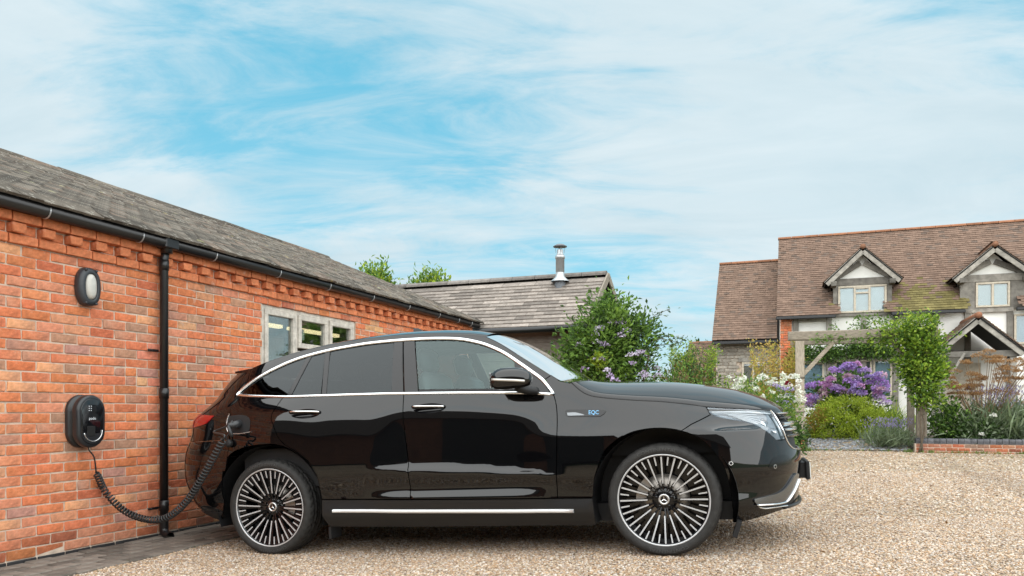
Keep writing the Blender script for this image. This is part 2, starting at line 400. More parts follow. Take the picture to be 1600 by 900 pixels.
def panel_geo(poly, holes=(), off=0, du=.045, dz=.022, fl=.012, inset=.0032, dome=0):
    p = clean(poly, inset); hs = [clean(h, 0) for h in holes]
    u = np.arange(p[:, 0].min(), p[:, 0].max(), du); z = np.arange(p[:, 1].min(), p[:, 1].max(), dz)
    G = np.column_stack([a.ravel() for a in np.meshgrid(u+du*.37, z+dz*.37)])
    G = G[inside(G, p)]
    B = np.concatenate([p]+hs)
    for h in hs: G = G[~inside(G, h)]
    if len(G):
        D = np.full(len(G), 9.)
        for b in B: D = np.minimum(D, np.hypot((G[:, 0]-b[0])/du, (G[:, 1]-b[1])/dz))
        G = G[D > .45]
    loops = []; k = 0
    for q in [p]+hs: loops.append(np.arange(k, k+len(q))); k += len(q)
    ed = [(int(l[i]), int(l[(i+1) % len(l)])) for l in loops for i in range(len(l))]
    A = np.concatenate([B, G])
    v, e, f, ov, oe, of = delaunay_2d_cdt([Vector(a) for a in A], ed, [], 0, 1e-7)
    Q = np.array([(a[0], a[1]) for a in v]); f = np.array([t for t in f if len(t) == 3])
    ce = Q[f].mean(1); ok = inside(ce, p)
    for h in hs: ok &= ~inside(ce, h)
    f = f[ok]
    P, Nn = surf(Q[:, 0], Q[:, 1], off)
    V = [P]; NN = [Nn]; F = [f]; n = len(P)
    a, b, c = P[f[:, 0]], P[f[:, 1]], P[f[:, 2]]
    fl_ = (np.cross(b-a, c-a)*Nn[f[:, 0]]).sum(1) < 0; f[fl_] = f[fl_][:, ::-1]
    if fl:
        for q in [p]+hs:
            P0, N0 = surf(q[:, 0], q[:, 1], off); T = np.roll(P0, -1, 0)-np.roll(P0, 1, 0); S = np.cross(T, N0); S /= np.linalg.norm(S, axis=1)[:, None]+1e-9
            m = len(q); V += [P0, P0-N0*fl]; NN += [S, S]
            i = np.arange(m); j = (i+1) % m
            F += [np.column_stack([n+i, n+m+i, n+j]), np.column_stack([n+j, n+m+i, n+m+j])]; n += 2*m
    return np.concatenate(V), np.concatenate(NN), np.concatenate(F)
def mesh_n(name, V, NN, F, m):
    me = mesh_np(name, V, F, None, True, m); me.normals_split_custom_set_from_vertices([tuple(x) for x in NN]); return me
def panel(name, poly, m, parent=None, sides=(-1, 1), joined=False, **kw):
    V, NN, F = panel_geo(poly, **kw); out = []; parts = []
    for s in sides:
        k = np.array([1, 1, 1.]) if s < 0 else np.array([1, -1, 1.])
        parts.append((V*k, NN*k, F if s < 0 else F[:, ::-1]))
    if joined:
        V = np.concatenate([a[0] for a in parts]); NN = np.concatenate([a[1] for a in parts]); F = np.concatenate([parts[0][2], parts[1][2]+len(parts[0][0])])
        parts = [(V, NN, F)]
    for a in parts: out.append(link(name, mesh_n(name, *a, m), parent or car))
    return out
def uzc(pts, step=.03): return cr(pts, step)
def join(*cs): return np.concatenate([np.asarray(c, float) for c in cs])
ARCH = uzc([(-.331, 1.25), (-.304, 1.282), (-.177, 1.364), (-.02, 1.432), (.107, 1.482), (.247, 1.52), (.445, 1.554), (.627, 1.573), (.804, 1.585), (1.065, 1.587), (1.331, 1.577), (1.528, 1.556), (1.658, 1.524), (1.762, 1.486), (1.886, 1.423), (2.003, 1.343), (2.102, 1.271), (2.184, 1.207), (2.238, 1.142), (2.271, 1.097)])
BELT = uzc([(-.331, 1.25), (-.115, 1.228), (.166, 1.206), (.354, 1.2), (.894, 1.182), (1.147, 1.171), (1.633, 1.146), (2.059, 1.12), (2.271, 1.097)])
def between(c, a, b): return c[(c[:, 0] > a+1e-4) & (c[:, 0] < b-1e-4)]
def atu(c, u): return (u, float(np.interp(u, c[:, 0], c[:, 1])))
def seg(c, a, b): return join([atu(c, a)], between(c, a, b), [atu(c, b)])
MID = uzc([(1.157, 1.17), (1.153, 1.008), (1.166, .86), (1.178, .716), (1.19, .56), (1.194, .41)])
FRONT = uzc([(2.271, 1.097), (2.29, 1.023), (2.297, .914), (2.29, .733), (2.278, .56), (2.272, .395)])
REAR = uzc([(.141, 1.205), (.105, 1.14), (.075, 1.085), (.066, 1.045), (.085, 1.0), (.122, .916), (.175, .852), (.263, .804), (.375, .719), (.427, .65), (.458, .568), (.463, .42)])
RARCH = uzc([(-.56, .24), (-.455, .30), (-.412, .40), (-.408, .49), (-.374, .665), (-.335, .753), (-.266, .806), (-.15, .838), (.0, .852), (.13, .842), (.25, .798), (.375, .712), (.43, .64), (.456, .568)])
FARCH = uzc([(2.513, .391), (2.533, .503), (2.566, .596), (2.613, .696), (2.68, .757), (2.74, .791), (2.812, .820), (2.916, .835), (3.019, .832), (3.12, .812), (3.185, .783), (3.24, .745), (3.296, .68), (3.344, .6), (3.375, .513), (3.399, .398), (3.415, .304), (3.436, .198)])
SEAM = uzc([(2.39, 1.172), (2.453, 1.114), (2.51, 1.08), (2.596, 1.058), (2.808, 1.028), (3.03, 1.004), (3.215, .978), (3.311, .96), (3.532, .938), (3.856, .913), (4.11, .91), (4.445, .925)])
WEDGE = uzc([(1.736, 1.556), (1.821, 1.512), (1.91, 1.457), (1.997, 1.398), (2.082, 1.342), (2.17, 1.283), (2.241, 1.235), (2.311, 1.192), (2.377, 1.174)])
REDGE = uzc([(-.33, 1.445), (-.22, 1.482), (-.08, 1.515), (.1, 1.55), (.3, 1.580), (.5, 1.600), (.70, 1.612), (.9, 1.618), (1.1, 1.617), (1.325, 1.606), (1.522, 1.585), (1.64, 1.573), (1.736, 1.556)])
QS = uzc([(-.331, 1.25), (-.335, 1.16), (-.30, 1.08), (-.295, .98), (-.305, .885), (-.356, .665)])
def ellipse(cu, cz, a, b, n=28): t = np.arange(n)*2*PI/n; return np.column_stack([cu+a*np.cos(t), cz+b*np.sin(t)])
HF = ellipse(1.357, 1.052, .125, .036); HR = ellipse(.360, 1.066, .122, .036)
# doors, wings, quarters
for nm, poly, hole in (('rear_door', join(REAR, pline([(.463, .42), (1.194, .41)])[1:], MID[::-1], seg(BELT, .141, 1.157)[::-1]), HR),
                       ('front_door', join(MID, pline([(1.194, .41), (2.272, .395)])[1:], FRONT[::-1], seg(BELT, 1.157, 2.271)[::-1]), HF)):
    doors = panel(nm, poly, 'paint', holes=[hole])
    for s, d in zip((-1, 1), doors):
        c = hole.mean(0); rr = []; t = np.arange(28)*2*PI/28
        mb = MB(); rings = [1, .93, .75, .45, .15]; pts = []
        for r in rings:
            q = c+(hole-c)*r; P, Nn = surf(q[:, 0], q[:, 1], -.028*(1-r**2.2)); pts.append(P)
        V = np.concatenate(pts); F = [(i*28+k, i*28+(k+1) % 28, (i+1)*28+(k+1) % 28, (i+1)*28+k) for i in range(4) for k in range(28)]
        F.append(tuple(4*28+k for k in range(28)))
        if s > 0: V = V*np.array([1, -1, 1]); F = [f[::-1] for f in F]
        mb.add(V, F, smooth=True); mb.obj('handle_recess', 'gloss_black', d)
        mb = MB(); u = np.linspace(c[0]-.128, c[0]+.120, 13); q = np.column_stack([u, c[1]+.010-(u-c[0])*.05])
        P, Nn = surf(q[:, 0], q[:, 1], .016-.014*np.abs(np.linspace(-1, 1, 13))**4)
        if s > 0: P = P*np.array([1, -1, 1])
        mb.tube(P, np.full(13, .0125), 10); h = mb.obj('door_handle', 'gloss_black', d)
        mb = MB(); mb.tube(P+np.array([0, s*.0105, .0035]), np.full(13, .0065), 8); mb.obj('handle_trim', 'chrome', d)
panel('front_wing', join([(2.276, 1.098), (2.247, 1.142), (2.206, 1.207), (2.245, 1.232), (2.311, 1.188), (2.377, 1.170)], SEAM[SEAM[:, 0] < 3.30], [(3.311, .958)],
      pline([(3.325, .904), (3.185, .849), (3.12, .811)]), FARCH[FARCH[:, 0] < 3.119][::-1], pline([(2.513, .393), (2.272, .395)])[1:], FRONT[::-1]), 'paint')
panel('rear_quarter', join(QS, RARCH[(RARCH[:, 1] > .664) | (RARCH[:, 0] > 0)][0:], REAR[::-1][2:], seg(BELT, -.331, .141)[::-1]), 'paint')
panel('cant_rail', join(ARCH, [(2.206, 1.207), (2.245, 1.232)], WEDGE[::-1][2:], REDGE[::-1], [(-.36, 1.40), (-.345, 1.30)]), 'paint')
UCR = -1.76
tz = lambda z: float(pch(z, TZ, TS)+pch(z, [.1, .4, 1.1, 1.2, 1.6], [.55, .62, .62, .52, .45])-LT)
cen = lambda z0, z1: [(tz(z)+.002, z) for z in np.linspace(z0, z1, 12)]
panel('tailgate', join(QS[QS[:, 1] > .90][::-1], pline([(-.31, .90), (tz(.90), .90)]), cen(.90, 1.44), pline([(tz(1.44), 1.44), (-.36, 1.43)]), [(-.36, 1.40), (-.345, 1.30)]), 'paint', joined=True, du=.05, dz=.03, inset=.0009)
panel('rear_bumper', join(pline([(-.31, .895), (-.305, .86)]), QS[QS[:, 1] < .86], RARCH[RARCH[:, 1] < .664][::-1][1:] if False else RARCH[(RARCH[:, 0] < -.37)][::-1], pline([(-.56, .24), (-.9, .235), (tz(.26), .26)]), cen(.26, .895), pline([(tz(.895), .895), (-.31, .895)])), 'paint', joined=True, du=.05, dz=.03, inset=.0009)
panel('tail_lamp', uzc([(-.47, 1.095), (-.62, 1.108), (-.80, 1.118), (-1.0, 1.12), (-1.0, 1.02), (-.82, 1.008), (-.70, 1.012), (-.55, 1.035), (-.47, 1.095)]), 'tail_red', off=.006)
panel('rear_diffuser', join(pline([(-.43, .34), (-.9, .34), (tz(.34), .34)]), [(tz(.25), .25)], pline([(tz(.24), .232), (-.9, .226), (-.55, .232)])), 'matt_black', off=.006, joined=True, du=.06)
UCF = 2.95+LN
HLOW = uzc([(3.312, .950), (3.322, .925), (3.345, .905), (3.392, .884), (3.531, .851), (3.651, .808), (3.723, .763), (3.772, .718)])
GEDGE = uzc([(3.858, .911), (3.868, .846), (3.880, .764), (3.90, .70), (3.95, .66), (4.05, .64), (UCF, .62)])
panel('front_bumper', join(pline([(3.311, .956), (3.312, .950)]), HLOW, [(3.83, .712), (3.882, .712)], GEDGE[GEDGE[:, 1] < .70], pline([(UCF, .62), (UCF, .25)]), pline([(UCF, .25), (3.998, .252), (3.788, .238), (3.603, .212), (3.484, .196), (3.436, .198)]), FARCH[FARCH[:, 0] > 3.121][::-1], pline([(3.12, .811), (3.185, .849), (3.325, .904)])), 'paint', joined=True, du=.04)
hl = join(seg(SEAM, 3.314, 3.856)-np.array([0, .004]), [(3.862, .846), (3.868, .764), (3.879, .714), (3.83, .714)], HLOW[::-1][:-1])
for h, s in zip(panel('headlight', hl, 'lamp_house', off=-.030, fl=0, inset=.004), (-1, 1)):
    V, NN, F = panel_geo(hl, off=.001, inset=.003)
    k = np.array([1, s*-1., 1]) if s > 0 else np.ones(3)
    link('lens', mesh_n('lens', V*k, NN*k, F if s < 0 else F[:, ::-1], 'lens_clear'), h)
    mb = MB()
    for i in range(6):
        q = cr([(3.40+.03*i, .925-.012*i), (3.55+.02*i, .908-.014*i), (3.70, .895-.019*i)], .04); P, _ = surf(q[:, 0], q[:, 1], -.018); mb.tube(P*k, np.full(len(P), .003), 6)
    mb.obj('light_guide', 'lamp_white', h)
    mb = MB(); q = cr([(3.345, .925), (3.6, .915), (3.84, .895)], .04); P, _ = surf(q[:, 0], q[:, 1], -.010); mb.tube(P*k, np.full(len(P), .006), 6)
    q = cr([(3.845, .87), (3.855, .80), (3.862, .74)], .03); P, _ = surf(q[:, 0], q[:, 1], -.010); mb.tube(P*k, np.full(len(P), .006), 6); mb.obj('running_light', 'lamp_white', h)
    mb = MB()
    for cu_, cz_, r_ in ((3.74, .845, .032), (3.80, .80, .026)):
        P, Nn = surf([cu_], [cz_], -.022); n_ = Nn[0]; x_ = np.cross(n_, (0, 0, 1)); x_ /= np.linalg.norm(x_)
        mb.lathe([(0, .004), (r_*.6, .004), (r_, 0), (r_*1.1, -.008)], 18, frame(P[0]*k, x_*k, np.cross(n_, x_)*k, n_*k))
    mb.obj('projector', 'chrome', h)
panel('grille', join(GEDGE, pline([(UCF, .62), (UCF, .905)]), pline([(UCF, .905), (3.86, .907)])), 'matt_black', off=-.028, joined=True, du=.04, fl=0)
def strip(name, pts, w, h, m, parent=None, sides=(-1, 1), off=0, taper=True):
    q = np.asarray(pts, float); P, Nn = surf(q[:, 0], q[:, 1], off); T = np.gradient(P, axis=0); T /= np.linalg.norm(T, axis=1)[:, None]
    S = np.cross(Nn, T); n = len(P); V = []; prof = [(-.5, 0), (-.42, .75), (-.2, 1), (.2, 1), (.42, .75), (.5, 0)]
    for a, b in prof: V.append(P+S*(a*w)+Nn*(b*h))
    V = np.stack(V, 1).reshape(-1, 3); k = len(prof); F = [(i*k+j, i*k+j+1, (i+1)*k+j+1, (i+1)*k+j) for i in range(n-1) for j in range(k-1)]
    F += [tuple(range(k)), tuple((n-1)*k+j for j in range(k))[::-1]]
    for s in sides:
        mb = MB(); mb.add(V*np.array([1, 1 if s < 0 else -1, 1]), F if s < 0 else [f[::-1] for f in F], smooth=True); o = mb.obj(name, m, parent or car)
    return o
strip('window_trim', ARCH, .025, .009, 'chrome'); strip('waist_trim', BELT, .020, .009, 'chrome')
strip('sill_trim', pline([(.56, .333), (1.474, .320), (2.383, .307)], .08), .026, .016, 'satin_trim', off=.004)
# glazing and pillars
panel('quarter_window', join(seg(BELT, -.315, .172), [(.268, 1.470)], seg(ARCH, -.315, .268)[::-1]), 'privacy_glass', off=-.006, fl=0, inset=.004)
panel('rear_side_window', join(seg(BELT, .205, .470), [(.421, 1.535)], seg(ARCH, .310, .421)[::-1]), 'privacy_glass', off=-.006, fl=0, inset=.003)
panel('rear_door_window', join(seg(BELT, .515, 1.058), [(.995, 1.57)], seg(ARCH, .462, .995)[::-1]), 'privacy_glass', off=-.006, fl=0, inset=.002)
panel('front_door_window', join([(1.268, 1.196)], seg(BELT, 1.272, 2.003)+np.array([0, .028]), [(1.974, 1.345)], seg(ARCH, 1.166, 1.974)[::-1]), 'door_glass', off=-.006, fl=0, inset=.002)
panel('window_bar', [(.165, 1.212), (.209, 1.209), (.314, 1.53), (.262, 1.515)], 'gloss_black', off=-.002, dz=.04)
panel('window_bar', [(.474, 1.20), (.519, 1.199), (.463, 1.55), (.416, 1.545)], 'gloss_black', off=-.002, dz=.04)
panel('door_pillar', [(1.055, 1.178), (1.155, 1.172), (1.069, 1.58), (.993, 1.58)], 'gloss_black', off=-.002, dz=.04)
panel('door_pillar', [(1.161, 1.172), (1.272, 1.168), (1.166, 1.58), (1.073, 1.58)], 'gloss_black', off=-.002, dz=.04)
panel('mirror_sail', join(seg(BELT, 2.0, 2.262), seg(ARCH, 1.972, 2.262)[::-1]), 'gloss_black', off=-.002, dz=.04)
panel('window_seal', join(seg(BELT, 1.268, 2.003), (seg(BELT, 1.268, 2.003)+np.array([0, .034]))[::-1]), 'matt_black', off=-.003, dz=.02)
# sill, arches and front trim
panel('sill', join(pline([(.463, .418), (1.194, .406), (2.513, .389)]), pline([(2.522, .30), (2.522, .203)]), pline([(2.522, .203), (1.148, .204), (.50, .211), (.463, .30)])), 'sill_grey', off=.004, du=.06)
panel('bumper_blade', uzc([(3.552, .352), (3.66, .362), (3.774, .376), (3.86, .41), (3.919, .447), (3.985, .478), (4.06, .468), (4.04, .42), (3.98, .385), (3.92, .345), (3.867, .312), (3.79, .306), (3.708, .308), (3.572, .313), (3.552, .352)], .02), 'dark_chrome', off=.014, du=.03)
strip('blade_trim', cr([(3.570, .310), (3.708, .304), (3.80, .303), (3.867, .309), (3.93, .345), (4.0, .39), (4.06, .43)], .02), .012, .012, 'chrome', off=.012)
panel('air_intake', uzc([(3.60, .302), (3.75, .296), (3.87, .300), (3.95, .34), (4.02, .34), (4.0, .275), (3.80, .278), (3.66, .282), (3.60, .302)], .02), 'matt_black', off=.004, du=.03)
strip('lip_trim', cr([(3.590, .300), (3.645, .283), (3.782, .279), (3.90, .273), (4.0, .268), (4.2, .268), (UCF-.01, .268)], .03), .010, .010, 'chrome', off=.004)
panel('bumper_vent', uzc([(3.66, .545), (3.71, .60), (3.79, .618), (3.87, .61), (3.95, .56), (4.0, .52), (3.9, .50), (3.76, .505), (3.66, .545)], .02), 'gloss_black', off=.002, du=.03, fl=.002)
for cu_, cz_ in ((3.403, .589), (3.726, .545)):
    panel('parking_sensor', ellipse(cu_, cz_, .014, .013, 16), 'satin_silver', off=.003, du=.01, dz=.01, inset=0, fl=.004); panel('parking_sensor', ellipse(cu_, cz_, .009, .009, 14), 'gloss_black', off=.005, du=.01, dz=.01, inset=0, fl=0)
for i, z in enumerate((.885, .855, .815, .775, .735)):
    strip('grille_slat', np.column_stack([np.linspace(3.885+.004*i, UCF-.005, 14), np.full(14, z)]), .022 if i > 1 else .013, .030, 'chrome' if i in (0, 2, 3) else 'gloss_black', sides=(-1, 1), off=-.02)
strip('grille_surround', np.concatenate([GEDGE[:-1]]), .007, .007, 'chrome', off=.0)
mb = MB(); mb.box((3.912, 0, .475), (.03, .40, .135), ch=.008); mb.box((3.88, 0, .475), (.05, .36, .11)); pl = mb.obj('number_plate_holder', 'matt_black', car)
mb = MB(); mb.box((3.930, 0, .475), (.006, .39, .105)); mb.obj('number_plate', 'plate_white', pl)
mb = MB(); q = np.linspace(3.86, UCF-.001, 14)
P, Nn = surf(q, np.full(14, .262), .0); P[:, 0] += .02*np.linspace(0, 1, 14)**.5+.006; P = np.concatenate([P, (P*np.array([1, -1, 1]))[::-1][1:]])
mb.tube(P, np.full(len(P), .013), 8); mb.obj('front_splitter', 'sill_grey', car)
# badge on the wing
panel('wing_badge', uzc([(2.352, .975), (2.36, .986), (2.48, .981), (2.617, .971), (2.629, .962), (2.615, .945), (2.591, .930), (2.48, .934), (2.372, .940), (2.357, .948), (2.352, .975)], .02), 'sill_grey', off=.005, du=.02, inset=0)
panel('badge_inlay', uzc([(2.365, .966), (2.42, .965), (2.45, .957), (2.485, .944), (2.43, .944), (2.37, .947), (2.365, .966)], .015), 'dark_chrome', off=.0065, du=.02, inset=0, fl=0)
tv, tf = text_mesh('EQC', .038)
for s in (-1, 1):
    q = np.column_stack([2.546+tv[:, 0]*.92*(-s), .9565+tv[:, 1]-(tv[:, 0]*.92*(-s))*.05]); P, Nn = surf(q[:, 0], q[:, 1], .0075)
    mb = MB(); mb.add(P*np.array([1, -s, 1]), tf); mb.obj('badge_lettering', 'badge_blue', car)
# charge port and its flap on the near rear quarter
panel('charge_port', uzc([(-.325, 1.085), (-.325, .985), (-.30, .952), (-.2, .947), (-.13, .955), (-.115, 1.0), (-.125, 1.06), (-.2, 1.09), (-.325, 1.085)], .02), 'matt_black', sides=(-1,), off=.003, du=.03, fl=.004)
strip('charge_flap_seal', uzc([(-.31, 1.10), (-.328, 1.05), (-.328, .985), (-.30, .950), (-.22, .942), (-.10, .952)], .02), .008, .006, 'satin_silver', sides=(-1,), off=.004)
P, Nn = surf([-.295], [.87], .02); mb = MB(); mb.lathe([(0, .022), (.024, .022), (.03, .015), (.03, -.01), (.02, -.018), (0, -.018)], 18, frame(P[0], (1, 0, 0), (0, .3, .95), (0, -.95, .3)))
P2, _ = surf([-.28], [.965], .012); mb.tube(cr([P2[0], (P2[0]+P[0])/2+np.array([-.02, -.02, 0]), P[0]], .02), .005, 6); mb.obj('charge_port_cap', 'matt_black', car)
# roof, windscreen, bonnet
def loft(E, C, ex, m=16, fl=True):
    """near edge to centre line and on to the mirrored far edge"""
    w = np.linspace(0, 1, m); w = 1-(1-w)**1.6; rows = []
    for e, c in zip(E, C):
        z = e[2]+(c[2]-e[2])*(1-(1-w)**ex); s = e[0]+(c[0]-e[0])*(1-(1-w)**2); y = e[1]*(1-w)
        rows.append(np.column_stack([s, y, z]))
    R = np.stack(rows); R = np.concatenate([R[:, :1]*np.array([1, .97, 1])-np.array([0, 0, .035]), R], 1) if fl else R; R = np.concatenate([R, (R*np.array([1, -1, 1]))[:, ::-1][:, 1:]], 1)
    n, k = R.shape[:2]; F = [(i*k+j, (i+1)*k+j, (i+1)*k+j+1, i*k+j+1) for i in range(n-1) for j in range(k-1)]
    return R.reshape(-1, 3), F, R
def lofted(name, E, C, ex, m, mb=None):
    V, F, R = loft(E, C, ex, fl=m != 'screen_glass'); mb = mb or MB(); mb.add(V, F, smooth=True)
    o = mb.obj(name, m, car); return o
def resam(q, n):
    d = np.concatenate([[0], np.cumsum(np.linalg.norm(np.diff(q, axis=0), axis=1))]); t = np.linspace(0, d[-1], n); return np.column_stack([np.interp(t, d, q[:, 0]), np.interp(t, d, q[:, 1])])
q = resam(SEAM+np.array([0, .0025]), 40); E, _ = surf(q[:, 0], q[:, 1]); f = np.linspace(0, 1, 40)
cs = 2.50+(3.775-2.50)*f**.9; cs[-1] = E[-1, 0]
C = np.column_stack([cs, 0*cs, pch(cs, [2.4, 2.5, 2.75, 3.0, 3.26, 3.45, 3.58, 3.68, 3.78], [1.21, 1.200, 1.184, 1.162, 1.121, 1.079, 1.034, .988, .925])]); C[-1] = E[-1]
lofted('bonnet', E, C, 2.4, 'paint')
strip('bonnet_seam', SEAM[SEAM[:, 0] < 3.87], .009, .0022, 'matt_black')  # dark strip painting in the shade of the gap between bonnet and wing
q = resam(WEDGE, 24); E, _ = surf(q[:, 0], q[:, 1], .001); f = np.linspace(0, 1, 24)
cs = 1.70+(2.48-1.70)*f; C = np.column_stack([cs, 0*cs, pch(cs, [1.6, 1.70, 1.79, 1.894, 2.063, 2.253, 2.376, 2.48], [1.645, 1.620, 1.583, 1.527, 1.421, 1.290, 1.208, 1.182])])
ws = lofted('windscreen', E, C, 2.2, 'screen_glass')
mb = MB(); q = np.array([(2.377, 1.172), (2.39, 1.170), (2.42, 1.145)]); P, _ = surf(q[:, 0], q[:, 1], -.004)
mb.tube(cr([P[0]*np.array([1, -s_, 1])+np.array([.0, 0, -.012]) if False else np.array([2.40+.09*(1-(y/.80)**2), y, 1.160]) for y in np.linspace(-.78, .78, 13) for s_ in (1,)], .1), .022, 8); mb.obj('scuttle', 'matt_black', car)
q = resam(REDGE, 36); E, _ = surf(q[:, 0], q[:, 1], .001); f = np.linspace(0, 1, 36)
cs = -.60+(1.70+.60)*f
C = np.column_stack([cs, 0*cs, pch(cs, [-.62, -.4, -.05, .12, .317, .516, .705, .92, 1.256, 1.42, 1.55, 1.70], [1.468, 1.525, 1.600, 1.630, 1.659, 1.678, 1.690, 1.697, 1.686, 1.673, 1.656, 1.620])])
lofted('roof', E, C, 3.4, 'paint')
mb = MB(); mb.add(np.array([(.30, -.018, 1.655), (.44, -.012, 1.672), (.30, .018, 1.655), (.44, .012, 1.672), (.30, 0, 1.74), (.345, 0, 1.735)]), [(0, 1, 5, 4), (2, 4, 5, 3), (0, 4, 2), (1, 3, 5)])
a_ = mb.obj('roof_aerial', 'gloss_black', car); a_.location = (.55, .0, .028)
# rear spoiler
mb = MB(); V = []
for y in np.linspace(-.66, .66, 17):
    k = 1-(y/.70)**4; x0 = -.44-.13*(1-(y/.70)**2); V += [(x0+.22, y, 1.470+.030*k), (x0-.01, y, 1.452+.012*k), (x0-.012, y, 1.438+.010*k), (x0+.22, y, 1.42)]
F = [(i*4+j, (i+1)*4+j, (i+1)*4+(j+1) % 4, i*4+(j+1) % 4) for i in range(16) for j in range(4)]+[(0, 1, 2, 3), (64+3, 64+2, 64+1, 64)]
mb.add(V, F); mb.obj('rear_spoiler', 'paint', car)
# door mirrors
for s in (-1, 1):
    mb = MB(); V = []; n, k = 22, 28
    for i in range(n+1):
        t = PI*i/n
        for j in range(k):
            p = 2*PI*j/k; ct, st_ = math.cos(t), math.sin(t); sgn = lambda v, e: math.copysign(abs(v)**e, v)
            x = -sgn(ct, .75)*.142; r = st_**.62; y = sgn(math.cos(p), .85)*.088*r; z = sgn(math.sin(p), .8)*.075*r
            z = z*(1-.10*(x/.142))*(.92 if z < 0 else 1)+.010*(1-(x/.142)**2); y = y*(1-.35*max(0, x/.142)**2)
            V.append((2.03+x, (y-1.075), 1.205+z))
    V = np.array(V)*np.array([1, -s if s > 0 else 1, 1]); F = [(i*k+j, i*k+(j+1) % k, (i+1)*k+(j+1) % k, (i+1)*k+j) for i in range(n) for j in range(k)]
    mb.add(V, F if s < 0 else [f[::-1] for f in F], smooth=True); mi = mb.obj('door_mirror', 'paint', car)
    mb = MB(); P = np.array([(1.915, -1.142, 1.213), (1.97, -1.161, 1.207), (2.03, -1.165, 1.201), (2.09, -1.160, 1.195), (2.14, -1.138, 1.189)])*np.array([1, -s, 1])
    mb.tube(cr(P, .02), .0085, 8); mb.obj('indicator', 'indicator', mi)
    mb = MB(); mb.tube(cr(np.array([(2.05, -1.03, 1.155), (2.10, -.97, 1.135), (2.155, -.90, 1.128)])*np.array([1, -s, 1]), .02), [.034]+[.03]*3+[.026]*3 if False else .028, 10); mb.obj('mirror_arm', 'matt_black', mi)
    mb = MB(); mb.box((1.897, -1.06*-s, 1.21), (.006, .13, .10), ch=.002); mb.obj('mirror_glass', 'chrome', mi)
# underbody, wheel wells, cabin
mb = MB(); mb.box((1.45, 0, .27), (3.9, 1.50, .12)); mb.box((1.487, 0, .40), (2.0, 1.72, .30)); mb.box((3.55, 0, .50), (.30, 1.0, .40)); mb.box((-.68, 0, .55), (.25, 1.0, .40)); mb.box((2.85, 0, .78), (.95, 1.30, .26)); mb.obj('underbody', 'matt_black', car)
for s in (-1, 1):
    for cx, r in ((0., .475), (2.976, .470)):
        mb = MB(); a = np.linspace(-.10*PI, 1.10*PI, 30); V = []
        for t in a: V += [(cx+r*math.cos(t), s*.935, .366+r*math.sin(t)), (cx+r*math.cos(t), s*.60, .366+r*math.sin(t))]
        F = [(2*i, 2*i+1, 2*i+3, 2*i+2) for i in range(29)]; V.append((cx, s*.60, .366)); F += [(60, 2*i+1, 2*i+3) for i in range(29)]
        mb.add(V, F, smooth=False); mb.obj('wheel_arch_liner', 'matt_black', car)
mb = MB(); mb.box((3.425, -.86, .17), (.03, .16, .10), rotm(0, .35, 0)); mb.obj('air_deflector', 'matt_black', car)
mb = MB(); mb.box((3.425, .86, .17), (.03, .16, .10), rotm(0, .35, 0)); mb.obj('air_deflector', 'matt_black', car)
mb = MB(); mb.box((.50, -.84, .165), (.02, .15, .09)); mb.obj('mud_flap', 'matt_black', car)
mb = MB(); mb.box((.50, .84, .165), (.02, .15, .09)); mb.obj('mud_flap', 'matt_black', car)
mb = MB(); mb.box((1.0, 0, .66), (2.6, 1.62, .30)); mb.box((2.12, 0, .98), (.34, 1.5, .22), ch=.05); mb.box((-.15, 0, .95), (.4, 1.5, .30), ch=.04); mb.obj('cabin_trim', 'cabin', car)
for sx, ys in ((1.24, (-.39, .39)), (.30, (-.42, 0, .42))):
    for y in ys:
        mb = MB(); V, F = chamf(.14, .50, .66, .06); R = rotm(0, -.20, 0); mb.add(V @ R.T+np.array([sx, y, 1.02]), F, smooth=True)
        V, F = chamf(.50, .50, .16, .06); mb.add(V+np.array([sx+.30, y, .82]), F, smooth=True)
        V, F = chamf(.10, .27, .19, .04); mb.add(V @ R.T+np.array([sx-.10, y, 1.44]), F, smooth=True); mb.obj('seat', 'seat_leather', car)
mb = MB(); t = np.linspace(0, 2*PI, 25)[:-1]; mb.tube(np.column_stack([1.86+.07*np.sin(t), -.39+.185*np.cos(t), 1.10+.17*np.sin(t)]), .016, 8, closed=True); mb.tube([(1.86, -.39, 1.10), (2.05, -.39, 1.0)], .04, 8); mb.obj('steering_wheel', 'cabin', car)
# wheels
def tyre_mesh():
    prof = [(.285, -.095), (.297, -.112), (.302, -.121), (.315, -.128), (.333, -.130), (.347, -.124), (.357, -.113), (.363, -.100), (.3665, -.082), (.3675, -.062), (.359, -.060), (.359, -.052), (.3682, -.050), (.3685, -.022), (.359, -.020), (.359, -.012)]
    prof = prof+[(.3685, -.010)]+[(r, -y) for r, y in prof[::-1]]; pr = np.array(prof); n = 168
    a = np.arange(n)*2*PI/n; V = []; H = len(pr)//2
    for i, (r, y) in enumerate(pr):
        rr = np.full(n, r)
        if r > .3625: rr = rr-.009*((np.arange(n)+(i % 5)) % (4 if abs(y) > .055 else 6) == 0)
        V.append(np.column_stack([rr*np.sin(a), np.full(n, y), rr*np.cos(a)]))
    V = np.concatenate(V); m = len(pr); i = np.arange(m-1)[:, None]; k = np.arange(n)[None]; k2 = (k+1) % n
    F = np.stack([i*n+k, (i+1)*n+k, (i+1)*n+k2, i*n+k2], -1).reshape(-1, 4)[:, ::-1]
    return mesh_np('tyre', V, F, None, True, 'rubber')
TYRE = tyre_mesh()
def lathe_y(prof, n=64, mt='gloss_black', mb=None):
    mb = mb or MB(); return mb.lathe([(r, -y) for r, y in prof], n, frame((0, 0, 0), (1, 0, 0), (0, 0, 1), (0, -1, 0)))
rim = MB(); lathe_y([(.291, -.116), (.283, -.112), (.280, -.085), (.270, -.04), (.262, .06), (.285, .10)], 72, mb=rim)
